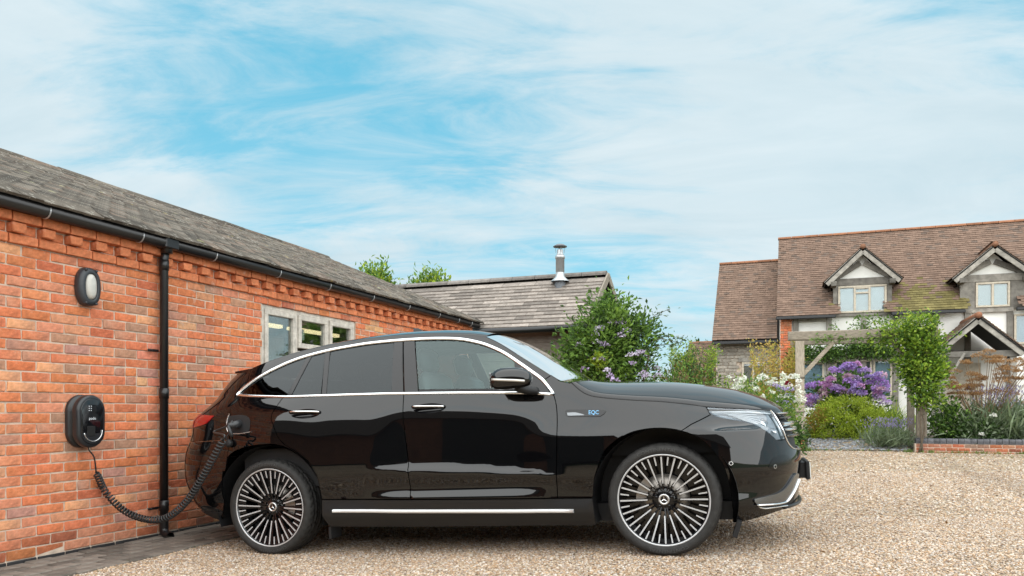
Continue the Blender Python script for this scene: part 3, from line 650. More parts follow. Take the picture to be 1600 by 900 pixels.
lathe_y([(0, -.066), (.055, -.066), (.075, -.058), (.085, -.03), (.085, .0)], 40, mb=rim)
def spoke_geo(r0, r1, y0, y1, w0, w1, dy, ym=0):
    V = []
    for r, y, w in ((r0, y0, w0), ((r0+r1)/2, (y0+y1)/2+ym, (w0+w1)/2), (r1, y1, w1)): V += [(-w/2, y, r), (w/2, y, r), (w/2*.9, y+dy, r), (-w/2*.9, y+dy, r)]
    F = [(i*4+j, i*4+(j+1) % 4, (i+1)*4+(j+1) % 4, (i+1)*4+j) for i in range(2) for j in range(4)]+[(0, 3, 2, 1), (8, 9, 10, 11)]
    return np.array(V), F
def spin(V, a): return V @ rotm(0, a, 0).T
for i in range(20):
    a = i*PI/10
    V, F = spoke_geo(.10, .284, -.079, -.107, .012, .013, .035, -.002); rim.add(spin(V, a), F)
    V, F = spoke_geo(.05, .125, -.064, -.080, .008, .011, .03); rim.add(spin(V, a+(.05 if i % 2 else -.05)), F)
    V, F = spoke_geo(.225, .284, -.097, -.106, .012, .013, .03); rim.add(spin(V, a+PI/20), F)
for i in range(5):
    a = i*2*PI/5; rim.lathe([(0, .074), (.008, .074), (.009, .066)], 8, frame((.052*math.sin(a), 0, .052*math.cos(a)), (1, 0, 0), (0, 0, 1), (0, -1, 0)))
lathe_y([(.275, .03), (0, .03)], 40, mb=rim)
RIM = rim.mesh('wheel', 'gloss_black')
mb = MB(); V, F = spoke_geo(.106, .287, -.0825, -.1105, .0086, .0106, .004, -.002); mb.add(V, F); SPK = mb.mesh('spoke', 'rim_silver')
mb = MB(); V, F = spoke_geo(.226, .287, -.1003, -.1098, .0080, .0098, .004); mb.add(V, F); SSPK = mb.mesh('short_spoke', 'rim_silver')
mb = MB(); lathe_y([(.288, -.105), (.288, -.113), (.292, -.1185), (.299, -.1195), (.301, -.114)], 96, mb=mb); LIP = mb.mesh('rim_lip', 'rim_silver')
mb = MB(); lathe_y([(0, -.074), (.024, -.074), (.026, -.079), (.034, -.079), (.037, -.074), (.037, -.064)], 36, mb=mb); CAP = mb.mesh('hub_cap', 'satin_silver')
mb = MB(); lathe_y([(0, -.0755), (.0235, -.0755)], 30, mb=mb); CAPB = mb.mesh('hub_disc', 'gloss_black')
mb = MB()
for i in range(3):
    V = np.array([(-.0042, -.0775, .0), (0, -.0790, .0), (.0042, -.0775, 0), (0, -.0785, .0255)]); mb.add(spin(V, i*2*PI/3), [(0, 1, 3), (1, 2, 3)])
STAR = mb.mesh('star_emblem', 'chrome')
mb = MB(); lathe_y([(.07, -.03), (.165, -.03), (.165, -.005)], 48, mb=mb); DISC = mb.mesh('brake_disc', 'brake_steel')
mb = MB(); a = np.linspace(-.45, .45, 9); V = []
for t in a:
    for r, y in ((.115, -.05), (.185, -.05), (.185, .02), (.115, .02)): V.append((r*math.sin(t), y, r*math.cos(t)))
mb.add(V, [(i*4+j, i*4+(j+1) % 4, (i+1)*4+(j+1) % 4, (i+1)*4+j) for i in range(8) for j in range(4)]); CALI = mb.mesh('caliper', 'brake_steel')
tv, tf = text_mesh('CONTINENTAL', .030)
def arc_text(a0):
    r = .330+tv[:, 1]; a = a0+tv[:, 0]*1.25/.330; return np.column_stack([r*np.sin(a), np.full(len(tv), -.1318)+np.abs(tv[:, 1])*.12, r*np.cos(a)])
mb = MB(); mb.add(arc_text(-.08), tf); mb.add(arc_text(PI-.06), tf); TTXT = mb.mesh('tyre_lettering', 'rubber_letter')
for s in (-1, 1):
    for cx, st_, twist in ((0, 0, .07), (2.976, 1, .0)):
        w = link('wheel', RIM, car, (cx, s*.825, .366), (0, 0, 0 if s < 0 else PI))
        sp = link('tyre', TYRE, w); link('rim_lip', LIP, w); link('hub_cap', CAP, w); link('hub_disc', CAPB, w); link('star_emblem', STAR, w, rot=(0, twist, 0)); link('brake_disc', DISC, w); link('caliper', CALI, w, rot=(0, -PI/2*.7 if st_ else PI/2, 0)); link('tyre_lettering', TTXT, w)
        for i in range(20):
            link('spoke', SPK, w, rot=(0, twist+i*PI/10, 0)); link('short_spoke', SSPK, w, rot=(0, twist+i*PI/10+PI/20, 0))
        if twist: w.rotation_euler = (0, 0, 0 if s < 0 else PI)
# ------------------------------------------------------------------ GROUND
def hgt(b, a):
    """ground height in the courtyard: level by the wall, rising to the garden"""
    b = np.asarray(b, float); a = np.asarray(a, float)
    g = pch(b, [-60, 0, .95, 1.45, 4.42, 6.5, 9, 60], [0, 0, 0, .002, .156, .20, .20, .20])
    return g+.22*sst(a, 14.45, 16.2)*sst(b, 3.0, 5.0)+.20*sst(a, 9.5, 13)*(1-sst(b, 3.2, 5.2))*sst(b, 1.5, 3)
def ground_mat():
    m = bpy.data.materials.new('gravel_bed'); m.use_nodes = True; nt = m.node_tree; nn, ll = nt.nodes, nt.links; b = nn['Principled BSDF']
    b.inputs['Roughness'].default_value = .9; b.inputs['Specular IOR Level'].default_value = .25
    co = N(nn, 'ShaderNodeTexCoord'); v = N(nn, 'ShaderNodeTexVoronoi'); v.inputs['Scale'].default_value = 75; ll.new(co.outputs['Object'], v.inputs['Vector'])
    hs = N(nn, 'ShaderNodeSeparateColor'); ll.new(v.outputs['Color'], hs.inputs[0])
    r = N(nn, 'ShaderNodeValToRGB'); ll.new(hs.outputs[0], r.inputs[0]); e = r.color_ramp.elements
    e[0].color = (0.183, 0.129, 0.081, 1); e[1].color = (0.708, 0.585, 0.432, 1); e[1].position = .95
    for p, c in ((.25, (0.342, 0.246, 0.157, 1)), (.5, (0.488, 0.374, 0.254, 1)), (.75, (0.549, 0.445, 0.324, 1))): x = e.new(p); x.color = c
    d = N(nn, 'ShaderNodeMapRange'); ll.new(v.outputs['Distance'], d.inputs[0]); d.inputs[1].default_value = .35; d.inputs[2].default_value = .75; d.inputs[3].default_value = 1; d.inputs[4].default_value = .45
    n = N(nn, 'ShaderNodeTexNoise'); n.inputs['Scale'].default_value = .8; n.inputs['Detail'].default_value = 5; ll.new(co.outputs['Object'], n.inputs['Vector'])
    d2 = N(nn, 'ShaderNodeMapRange'); ll.new(n.outputs['Fac'], d2.inputs[0]); d2.inputs[1].default_value = .3; d2.inputs[2].default_value = .7; d2.inputs[3].default_value = .8; d2.inputs[4].default_value = 1.15
    k = N(nn, 'ShaderNodeMath', operation='MULTIPLY'); ll.new(d.outputs[0], k.inputs[0]); ll.new(d2.outputs[0], k.inputs[1])
    x = N(nn, 'ShaderNodeVectorMath', operation='SCALE'); ll.new(r.outputs[0], x.inputs[0]); ll.new(k.outputs[0], x.inputs['Scale']); ll.new(x.outputs[0], b.inputs['Base Color'])
    bp = N(nn, 'ShaderNodeBump'); bp.inputs['Strength'].default_value = .9; bp.inputs['Distance'].default_value = .012; bp.invert = True; ll.new(v.outputs['Distance'], bp.inputs['Height']); ll.new(bp.outputs[0], b.inputs['Normal'])
    MATS['gravel_bed'] = m
ground_mat()
mat('stone', attr=True, rough=.85, var=.15, vscale=60, spec=.3)
mat('field', (.05, .085, .022), .95, var=.35, vscale=.5, bump=.6, bscale=6)
mat('soil', (.045, .032, .02), .95, var=.4, vscale=5, bump=.8, bscale=25)
mat('paver', attr=True, rough=.72, var=.35, vscale=14, bump=.5, bscale=45, spec=.4, spots=[(9, .66, (.24, .215, .18), .6)])
bs = np.concatenate([[-400, -60, -8], np.arange(-1, 16, .35), [22, 60, 400]]); as_ = np.concatenate([[-400, -60, -12], np.arange(-5, 27, .35), [34, 70, 400]])
BB, AA = np.meshgrid(bs, as_); nb, na = len(bs), len(as_)
V = np.array([yard(b, a, h) for b, a, h in zip(BB.ravel(), AA.ravel(), hgt(BB, AA).ravel())])
i = np.arange(na-1)[:, None]; k = np.arange(nb-1)[None]; F = np.stack([i*nb+k, i*nb+k+1, (i+1)*nb+k+1, (i+1)*nb+k], -1).reshape(-1, 4)
tag(link('gravel_drive', mesh_np('gravel_drive', V, F, None, True, 'gravel_bed')), kind='structure')
# lawn and fields beyond the yard: frames laid a little above the gravel sheet
def sheet(name, m, b0, b1, a0, a1, dz, n=24, jag=0):
    b = np.linspace(b0, b1, n); a = np.linspace(a0, a1, n); B_, A_ = np.meshgrid(b, a); Z = hgt(B_, A_)+dz
    if jag: B_ = B_+RNG.normal(0, jag, B_.shape)*(np.abs(B_-(b0+b1)/2) > (b1-b0)*.45); A_ = A_+RNG.normal(0, jag, A_.shape)*(np.abs(A_-(a0+a1)/2) > (a1-a0)*.45)
    V = np.array([yard(x, y, z) for x, y, z in zip(B_.ravel(), A_.ravel(), Z.ravel())]); i = np.arange(n-1)[:, None]; k = np.arange(n-1)[None]
    F = np.stack([i*n+k, i*n+k+1, (i+1)*n+k+1, (i+1)*n+k], -1).reshape(-1, 4); return tag(link(name, mesh_np(name, V, F, None, True, m)), kind='structure')
sheet('garden_bed', 'soil', 3.2, 13.5, 14.5, 20.9, .006)
sheet('planting_bed', 'soil', 1.2, 5.1, 6.9, 14.45, .005)
sheet('field', 'field', -120, 160, 27, 260, .01, 12); sheet('field', 'field', 17, 160, -120, 26.9, .012, 10); sheet('field', 'field', -120, 16.9, -120, -10, .011, 10)
# slate path under the pergola
PATH = sheet('slate_path', 'gravel_bed', 5.45, 7.5, 14.62, 16.2, .012, 10)
mat('mortar_sand', (.13, .11, .085), .95, var=.3, vscale=20)
mat('slate', attr=True, rough=.6, var=.2, vscale=30)
V = []; F = []; C = []
for q in range(900):
    b, a = RNG.uniform(5.45, 7.5), RNG.uniform(14.62, 16.0); s_ = RNG.uniform(.02, .05); p = CUBE*np.array([s_*1.4, s_, .012])@rotm(RNG.normal(0, .2), RNG.normal(0, .2), RNG.uniform(0, 3)).T
    V.append(p+yard(b, a, float(hgt(b, a))+.022)); F += [[j+8*q for j in f] for f in CUBEF]; C.append(np.tile(np.array([.30, .31, .33])*RNG.uniform(.6, 1.5), (8, 1)))
tag(link('slate_chippings', mesh_np('slate_chippings', np.concatenate(V), F, np.concatenate(C), False, 'slate')), kind='stuff')
# gravel stones: real stones wherever they show larger than a pixel or two
def stones():
    ico = []; g = (1+5**.5)/2
    for a, b in ((1, g), (-1, g), (1, -g), (-1, -g)): ico += [(0, a, b), (a, b, 0), (b, 0, a)]
    ico = np.array(ico, float); ico /= np.linalg.norm(ico, axis=1)[:, None]
    L = np.array([[np.linalg.norm(p-q) for q in ico] for p in ico]); ed = L < 1.2; fi = []
    for i in range(12):
        for j in range(i+1, 12):
            for k in range(j+1, 12):
                if ed[i, j] and ed[j, k] and ed[i, k]:
                    t = (i, j, k); n = np.cross(ico[j]-ico[i], ico[k]-ico[i]); fi.append(t if n @ ico[i] > 0 else (i, k, j))
    octa = np.array([(1, 0, 0), (-1, 0, 0), (0, 1, 0), (0, -1, 0), (0, 0, 1), (0, 0, -1)], float)
    fo = [(0, 2, 4), (2, 1, 4), (1, 3, 4), (3, 0, 4), (2, 0, 5), (1, 2, 5), (3, 1, 5), (0, 3, 5)]
    pal = np.array([(.60, .50, .38), (.50, .375, .255), (.68, .61, .51), (.42, .29, .18), (.34, .27, .22), (.56, .40, .25), (.72, .68, .61), (.24, .17, .115), (.50, .44, .38), (.62, .47, .32)])
    def scatter(n, y0, y1, r0, r1, base, faces, name):
        Y = np.sqrt(RNG.uniform(y0*y0, y1*y1, n)); X = Y*RNG.uniform(-.70, .72, n)
        P = np.column_stack([X, Y])-WC[:2]; b = P @ YB[:2]; a = P @ YA[:2]
        ok = (b > .69+RNG.normal(0, .03, n)) & (a < 14.56) & ~((b < 5.0+RNG.normal(0, .1, n)) & (a > 6.85)) & ~((b < 2.1) & (a > 8.2)) & ~((b > 7.5) & (a > 14.25))
        stray = (RNG.uniform(0, 1, n) < .05) & (b > .10) & (b < .69)
        ok |= stray & (a < 8)
        X, Y, a, b = X[ok], Y[ok], a[ok], b[ok]; n = len(X); m = len(base)
        r = RNG.uniform(r0, r1, n)*RNG.uniform(.7, 1.15, n); sc = np.column_stack([r*RNG.uniform(.9, 1.5, n), r*RNG.uniform(.8, 1.1, n), r*RNG.uniform(.5, .8, n)])
        V = base[None]*sc[:, None]*(1+RNG.normal(0, .10, (n, m, 1)))
        th = RNG.uniform(0, 2*PI, n); c, s_ = np.cos(th), np.sin(th); tl = RNG.normal(0, .35, n); ct, st_ = np.cos(tl), np.sin(tl)
        y2 = V[..., 1]*ct[:, None]-V[..., 2]*st_[:, None]; z2 = V[..., 1]*st_[:, None]+V[..., 2]*ct[:, None]; x2 = V[..., 0]
        V = np.stack([x2*c[:, None]-y2*s_[:, None]+X[:, None], x2*s_[:, None]+y2*c[:, None]+Y[:, None], z2+(hgt(b, a)+RNG.uniform(.0, .45, n)*r)[:, None]], -1)
        F = (np.array(faces)[None]+(np.arange(n)*m)[:, None, None]).reshape(-1, 3)
        wv = np.sin(b*2.1+1.3*np.sin(a*.9))*.5+np.sin(a*1.7+b*.6+1)*.35+np.sin(b*5.3-a*2.2)*.2+np.sin(a*6.1+b*4.4)*.15
        tone = (.93+.09*wv-.16*np.exp(-((b-9.3-.2*np.sin(a*.5))/.28)**2)-.16*np.exp(-((b-7.7-.2*np.sin(a*.5))/.28)**2))[:, None]
        C = tone*np.array([.83, .79, .785])*pal[RNG.choice(len(pal), n, p=[.16, .13, .15, .09, .06, .11, .09, .04, .09, .08])]*RNG.uniform(.75, 1.18, (n, 1))
        tag(link(name, mesh_np(name, V.reshape(-1, 3), F, np.repeat(C, m, 0), m == 12, 'stone')), kind='stuff')
    scatter(88000, 4.0, 6.4, .005, .0092, ico, fi, 'gravel_stones')
    scatter(90000, 6.2, 11, .0075, .0135, octa, fo, 'gravel_stones')
    scatter(52000, 10.8, 21, .012, .020, octa, fo, 'gravel_stones')
stones()
# grey block edging along the foot of the brick wall
pav = tag(link('paving_strip', None, None, tuple(WC), (0, 0, RZ)), kind='structure')
mb = MB(); mb.box((.345, 3.4, -.022), (.68, 8.9, .04)); mb.obj('bedding', 'mortar_sand', pav)
PV = []
for v in range(10):
    mb = MB(); g_ = RNG.uniform(.085, .17); mb.box((0, 0, 0), (.103, .204, .03), col=np.array([1.12, .97, .82])*g_, ch=.007, jit=.0015); PV.append(mb.mesh('paver', 'paver'))
for r in range(6):
    y = -.9+(.105 if r % 2 else 0)
    while y < 7.7:
        o = link('paver', PV[RNG.integers(10)], pav, (.062+r*.1125, y+.1, .0+RNG.normal(0, .0025)), (RNG.normal(0, .012), RNG.normal(0, .012), RNG.normal(0, .01))); y += .2135

mat('dry_leaf', (.30, .16, .05), .8)
V = []; F = []
for q in range(60):
    b, a = RNG.uniform(.8, 8), RNG.uniform(-2, 10); s_ = RNG.uniform(.012, .03); p = np.array([(-1, 0, 0), (0, -.4, .15), (1, 0, .1), (0, .4, .15)])*s_@rotm(RNG.normal(0, .3), RNG.normal(0, .3), RNG.uniform(0, 6)).T
    V.append(p+yard(b, a, float(hgt(b, a))+.016)); F.append([4*q+j for j in range(4)])
tag(link('fallen_leaves', mesh_np('fallen_leaves', np.concatenate(V), F, None, False, 'dry_leaf')), kind='stuff')

# weeds and moss at the feet of walls
mat('weed', attr=True, rough=.7, trans=.2)
V = []; C = []
def tuft(b, a, n, h, col):
    for q in range(n):
        t = RNG.uniform(0, 2*PI); r = RNG.uniform(.2, 1)*h; w = np.array([math.cos(t+1.57), math.sin(t+1.57), 0])*h*.07; p = yard(b+RNG.normal(0, h*.35), a+RNG.normal(0, h*.25), float(hgt(b, a))+.004); d = np.array([math.cos(t)*r*.7, math.sin(t)*r*.7, h*RNG.uniform(.5, 1)])
        V.append(np.stack([p-w, p+w, p+d*.6+w*.6, p+d])); C.append(np.tile(np.array(col)*RNG.uniform(.6, 1.3), (4, 1)))
for q in range(90): tuft(RNG.uniform(7.3, 11.5), 14.30+RNG.normal(0, .04), 12, RNG.uniform(.03, .11), (.14, .21, .04))
for q in range(45): tuft(RNG.uniform(4.7, 5.5), 14.45+RNG.normal(0, .12), 12, RNG.uniform(.04, .14), (.17, .26, .04))
for q in range(30): tuft(RNG.uniform(5.5, 7.4), 14.55+RNG.normal(0, .05), 8, RNG.uniform(.03, .08), (.15, .22, .04))
for q in range(70): tuft(RNG.uniform(7.0, 11), RNG.uniform(12.2, 14.2), 7, RNG.uniform(.02, .05), (.16, .20, .06))
for q in range(40): tuft(.70+RNG.normal(0, .04), RNG.uniform(-.5, 7), 6, RNG.uniform(.01, .03), (.12, .15, .05))
V = np.concatenate(V); tag(link('weeds', mesh_np('weeds', V, np.arange(len(V)).reshape(-1, 4), np.concatenate(C), False, 'weed')), kind='stuff')
# ------------------------------------------------------------------ LONG BRICK OUTBUILDING
mat('brick', attr=True, rough=.88, var=.36, vscale=22, bump=.6, bscale=70, spec=.25, detail=8, spots=[(13, .62, (.60, .42, .33), .45), (11, .69, (.10, .06, .045), .6)])
mat('mortar', (.56, .455, .365), .95, var=.25, vscale=18, bump=.5, bscale=90, spec=.2)
mat('roof_tile', attr=True, rough=.92, var=.35, vscale=22, bump=.7, bscale=60, spec=.2, spots=[(30, .62, (.40, .38, .33), .8), (9, .66, (.25, .20, .07), .7)])
mat('gutter_black', (.010, .010, .011), .32, spec=.5)
mat('zinc', (.42, .43, .44), .35, metal=.7)
mat('oak_grey', attr=True, rough=.85, var=.4, vscale=10, stretch=(3, 3, 24), bump=.5, bscale=30, spec=.2)
mat('frame_wood', (.55, .51, .45), .75, var=.35, vscale=14, bump=.4, bscale=40, spec=.25)
mat('room_dark', (.17, .165, .15), .9)
mat('room_light', (.34, .33, .30), .9)
mat('tube_glow', (1, .80, .45), .5, emit=1.15)
mat('paper', (.62, .66, .70), .8)
mat('cloth_pale', (.45, .46, .46), .9)
glass('pane_glass', (.86, .90, .88), .7)
barn = thing('brick_outbuilding', 'long red brick outbuilding with a lichened tiled roof, black gutter and downpipe', 'building', tuple(WC), RZ)
TE = 8.06; T0 = -1.3
def brick_col():
    r = RNG.uniform()
    if r < .48: c = np.array([.60, .190, .085])*RNG.uniform(.86, 1.12)
    elif r < .76: c = np.array([.60, .250, .140])*RNG.uniform(.88, 1.12)
    elif r < .89: c = np.array([.43, .235, .155])*RNG.uniform(.84, 1.12)
    elif r < .95: c = np.array([.64, .32, .17])*RNG.uniform(.9, 1.1)
    else: c = np.array([.45, .130, .068])*RNG.uniform(.9, 1.2)
    return np.clip(c*(1+RNG.normal(0, .04, 3)), .02, .8)
def brick_geo(L, c2=True):
    V, F = chamf(.10, L, .066, .005); V = V+RNG.normal(0, .0019, V.shape)
    col = brick_col(); C = np.tile(col, (len(V), 1)); d = brick_col(); k = (V[:, 1]/L+.5)[:, None]
    if RNG.uniform() < .55: C = C*(1-.55*k)+d*.55*k
    return V, F, C
wall = MB()
WIN = (2.765, 4.545, 1.02, 2.215)
for b0, b1, a0, a1, z0, z1 in ((-.24, -.007, T0, WIN[0], -.1, 2.6), (-.24, -.007, WIN[1], TE, -.1, 2.6), (-.24, -.007, WIN[0], WIN[1], -.1, WIN[2]), (-.24, -.007, WIN[0], WIN[1], WIN[3]+.004, 2.6)):
    wall.box(((b0+b1)/2, (a0+a1)/2, (z0+z1)/2), (b1-b0, a1-a0, z1-z0))
for (b0, b1, a0, a1, z0, z1) in ((-6.0, -.24, TE-.2, TE, -.1, 2.6), (-6.2, -6.0, T0, TE, -.1, 2.6), (-6.0, -.24, T0, T0+.2, -.1, 2.6)):
    wall.box(((b0+b1)/2, (a0+a1)/2, (z0+z1)/2), (b1-b0-.002, a1-a0, z1-z0))
for a_ in (T0+.1, TE-.1): wall.prism([(-6.1, 2.6), (-.02, 2.6), (-3.1, 3.86)], -.1, .1, frame((0, a_, 0), (1, 0, 0), (0, 0, 1), (0, 1, 0)))
WALL = wall.obj('wall', 'mortar', barn)
# bricks course by course: (a, length, z, projection)
BR = []
for r in range(34):
    z = .04+.075*r+.0325
    if r == 31:
        k = 0; a = T0
        while a < TE-.05: BR.append((a+.051, .1025, z, .064 if k % 2 == 0 else .0)); a += .1125; k += 1
        continue
    proj = {30: .026, 32: .066, 33: .068}.get(r, 0)
    a = T0-(.1125 if r % 2 else 0)
    while a < TE-.02:
        s0, s1 = max(a, T0), min(a+.215, TE-.002)
        if RNG.uniform() < .03 and s1-s0 > .2: ss = [(s0, s0+.1), (s0+.11, s1)]
        else: ss = [(s0, s1)]
        for q0, q1 in ss:
            if WIN[2]-.03 < z < WIN[3]:
                for x0, x1 in ((q0, min(q1, WIN[0]-.004)), (max(q0, WIN[1]+.004), q1)):
                    if x1-x0 > .025: BR.append(((x0+x1)/2, x1-x0, z, proj))
            elif q1-q0 > .025: BR.append(((q0+q1)/2, q1-q0, z, proj))
        a += .225
def place(bk): a, L, z, p = bk; return (-.050+p+RNG.normal(0, .0013), a, z+RNG.normal(0, .0008))
def seen(bk):
    P = yard(.0, bk[0], bk[2]); x = 800+1180*P[0]/P[1]
    return -15 < x
near = sorted([b for b in BR if seen(b)], key=lambda b: b[0])
cand = near[:300]; ids = set(map(id, cand))
STD = [brick_geo(.215) for _ in range(44)]; HDR = [brick_geo(.1025) for _ in range(14)]
def orange(g): c = np.array([.60, .20, .09])*RNG.uniform(.88, 1.12); return g[0], g[1], np.tile(c, (len(g[0]), 1))
def mk(g):
    mb = MB(); mb.add(*g); return mb.mesh('brick', 'brick')
STDM = [mk(g) for g in STD]; HDRM = [mk(g) for g in HDR]
SPL = []      # bricks of the lowest courses, dulled by splashed mud
for q in range(8):
    V, F, C = brick_geo(.215); SPL.append(mk((V, F, C*RNG.uniform(.58, .85)*np.array([1, 1.05, 1.1]))))
OS = [mk(orange(brick_geo(.215))) for q in range(12)]; OH = [mk(orange(brick_geo(.1025))) for q in range(10)]
rest = MB()
for bk in BR:
    a, L, z, p = bk
    if id(bk) in ids:
        me = OS[RNG.integers(12)] if z > 2.28 and abs(L-.215) < .002 else OH[RNG.integers(10)] if z > 2.28 and abs(L-.1025) < .002 else (SPL[RNG.integers(8)] if z < .2 else STDM[RNG.integers(44)]) if abs(L-.215) < .002 else HDRM[RNG.integers(14)] if abs(L-.1025) < .002 else mk(brick_geo(L))
        link('brick', me, WALL, place(bk), (RNG.normal(0, .004), 0, RNG.normal(0, .006)))
    else:
        V, F, C = orange(brick_geo(L)) if z > 2.28 else brick_geo(L); C = C*(RNG.uniform(.62, .9) if z < .2 else RNG.uniform(.8, 1) if z < .35 else 1); rest.add(V+np.array(place(bk)), F, C)
tag(rest.obj('brick_courses', 'brick', WALL), kind='stuff')
mat('brick_black', (.022, .022, .024), .6, var=.3, bump=.3)
mb = MB(); a = T0
while a < TE: mb.box((-.045, a+.107, -.005), (.10, .214, .072), ch=.004, jit=.001); a += .226
tag(mb.obj('plinth_bricks', 'brick_black', WALL), kind='stuff')
# roof
RB, RE = (-3.1, 3.955), (.15, 2.592)
sl = np.array([RE[0]-RB[0], 0, RE[1]-RB[1]]); SL = np.linalg.norm(sl); sl /= SL; rn = np.array([-sl[2], 0, sl[0]])
mb = MB()
mb.prism([(RE[0], RE[1]-.03), (RB[0], RB[1]-.03), (-6.3, RE[1]-.03), (-6.3, RE[1]-.07), (RB[0], RB[1]-.09), (RE[0], RE[1]-.08)], T0-.05, TE+.06, frame((0, 0, 0), (1, 0, 0), (0, 0, 1), (0, 1, 0))[:, [0, 1, 2, 3]])
ROOF = mb.obj('roof', 'room_dark', barn)
def tile_col():
    g_ = RNG.uniform(.045, .15); c = np.array([1.12, .96, .78])*g_
    if RNG.uniform() < .2: c = np.array([1.25, .95, .74])*g_*.9
    return c
def tile_geo(w, l, t=.022):
    V, F = CUBE*np.array([l, w, t]), CUBEF; V = V.copy(); V = V+RNG.normal(0, .0018, V.shape); V[4:, 2] += RNG.uniform(.004, .014); return V, F, np.tile(tile_col(), (8, 1))
TM = []
for v in range(24): mb = MB(); mb.add(*tile_geo(.162, .17)); TM.append(mb.mesh('tile', 'roof_tile'))
Rm = np.column_stack([sl, (0, 1, 0), rn]); ry = math.atan2(-sl[2], sl[0])
rest = MB(); rows = int(SL/.100); TL = []
for r in range(rows+1):
    d = SL-.075-r*.100+.03; a = T0+(.0825 if r % 2 else 0)
    while a < TE+.05: TL.append((d, a+.08)); a += .165
def tpos(d, a): return np.array([RB[0], 0, RB[1]])+sl*d+np.array([0, a, 0])+rn*.017
vis = [t for t in TL if (lambda P: P[1] > 1 and -25 < 800+1180*P[0]/P[1])(yard(*tpos(*t)[[0, 1]]))]
ids = set(sorted(vis, key=lambda t: np.linalg.norm(yard(*tpos(*t)[[0, 1]], tpos(*t)[2])-np.array([0, 0, 1.1])))[:300])
for t in TL:
    p = tpos(*t)
    if t in ids: link('tile', TM[RNG.integers(24)], ROOF, tuple(p), (RNG.normal(0, .012), ry+.17+RNG.normal(0, .012), RNG.normal(0, .012)))
    else:
        V, F, C = tile_geo(.162, .17); rest.add(V @ (Rm @ rotm(RNG.normal(0, .012), (.17+RNG.normal(0, .012)), 0)).T+p, F, C)
tag(rest.obj('tile_courses', 'roof_tile', ROOF), kind='stuff')
a = T0
while a < TE+.05:
    mb = MB(); V = []; n = 9; L = .455
    for y in (0, L):
        for rr in (.115, .100):
            for k in range(n): t = PI*(-.08+1.16*k/(n-1)); V.append((rr*math.cos(t), y, rr*.62*math.sin(t)))
    F = [(k, k+1, 2*n+k+1, 2*n+k) for k in range(n-1)]+[(k+n, 3*n+k, 3*n+k+1, n+k+1) for k in range(n-1)]+[(k, n+k, n+k+1, k+1) for k in range(n-1)]+[(2*n+k, 2*n+k+1, 3*n+k+1, 3*n+k) for k in range(n-1)]
    mb.add(np.array(V), F, tile_col()*1.15); mb.obj('ridge_tile', 'roof_tile', ROOF, (RB[0], a, RB[1]-.01+RNG.normal(0, .004)), (RNG.normal(0, .006), 0, RNG.normal(0, .006))); a += .462
for q in range(34):     # cushions of moss
    pass
mb = MB()
for q in range(90):
    d = SL*RNG.uniform(.12, 1)**.6-.05; a = RNG.uniform(-.8, 7.5); s_ = RNG.uniform(.008, .028); p = tpos(d, a)+rn*.016
    mb.lathe([(1, 0), (.8, .5), (0, .75)], 7, frame(p, Rm[:, 0]*s_*RNG.uniform(.8, 1.5), Rm[:, 1]*s_*RNG.uniform(.8, 1.8), Rm[:, 2]*s_*.6), np.array([.20, .19, .11])*RNG.uniform(.6, 1.3))
mat('moss', attr=True, rough=1, var=.4, vscale=60, bump=1, bscale=120)
tag(mb.obj('moss_cushions', 'moss', ROOF), kind='stuff')
# gutter, downpipe
mb = MB(); mb.tube([(.118, T0, 2.545), (.118, TE+.10, 2.545)], .051, 14); mb.box((.0, (T0+TE)/2, 2.575), (.12, TE-T0, .03)); GUT = mb.obj('gutter', 'gutter_black', barn)
for a in (.25, 1.08, 1.92, 2.85, 3.75, 4.70, 5.65, 6.6, 7.3, 7.8):
    mb = MB(); t = np.linspace(-.1, 1.1, 9)*PI; mb.tube(np.column_stack([.118+.0545*np.cos(t), np.full(9, a), 2.545-.0545*np.sin(t)]), .006, 6); mb.beam((.06, a, 2.55), (.012, a, 2.47), .006, .012); mb.obj('gutter_bracket', 'zinc', GUT)
mb = MB(); mb.tube([(.105, 1.39, 2.56), (.105, 1.39, 2.46)], .046, 14); mb.box((.112, 1.39, 2.545), (.12, .15, .10), ch=.01); mb.tube([(.09, 1.39, 2.5), (.07, 1.39, 2.40), (.07, 1.39, .10)], .035, 16)
for z in (2.36, 1.25, .28): mb.tube([(.07, 1.39, z-.045), (.07, 1.39, z+.045)], .0405, 16)
mb.tube(cr([(.07, 1.39, .14), (.07, 1.39, .07), (.10, 1.38, .035), (.17, 1.36, .02)], .02), .0375, 14, caps=False); DP = mb.obj('downpipe', 'gutter_black', barn)
for z in (1.62, .26):
    mb = MB(); mb.box((.028, 1.315, z), (.014, .11, .020), ch=.003); mb.tube([(.0, 1.285, z), (.042, 1.285, z)], .008, 8); mb.obj('pipe_bracket', 'gutter_black', DP)
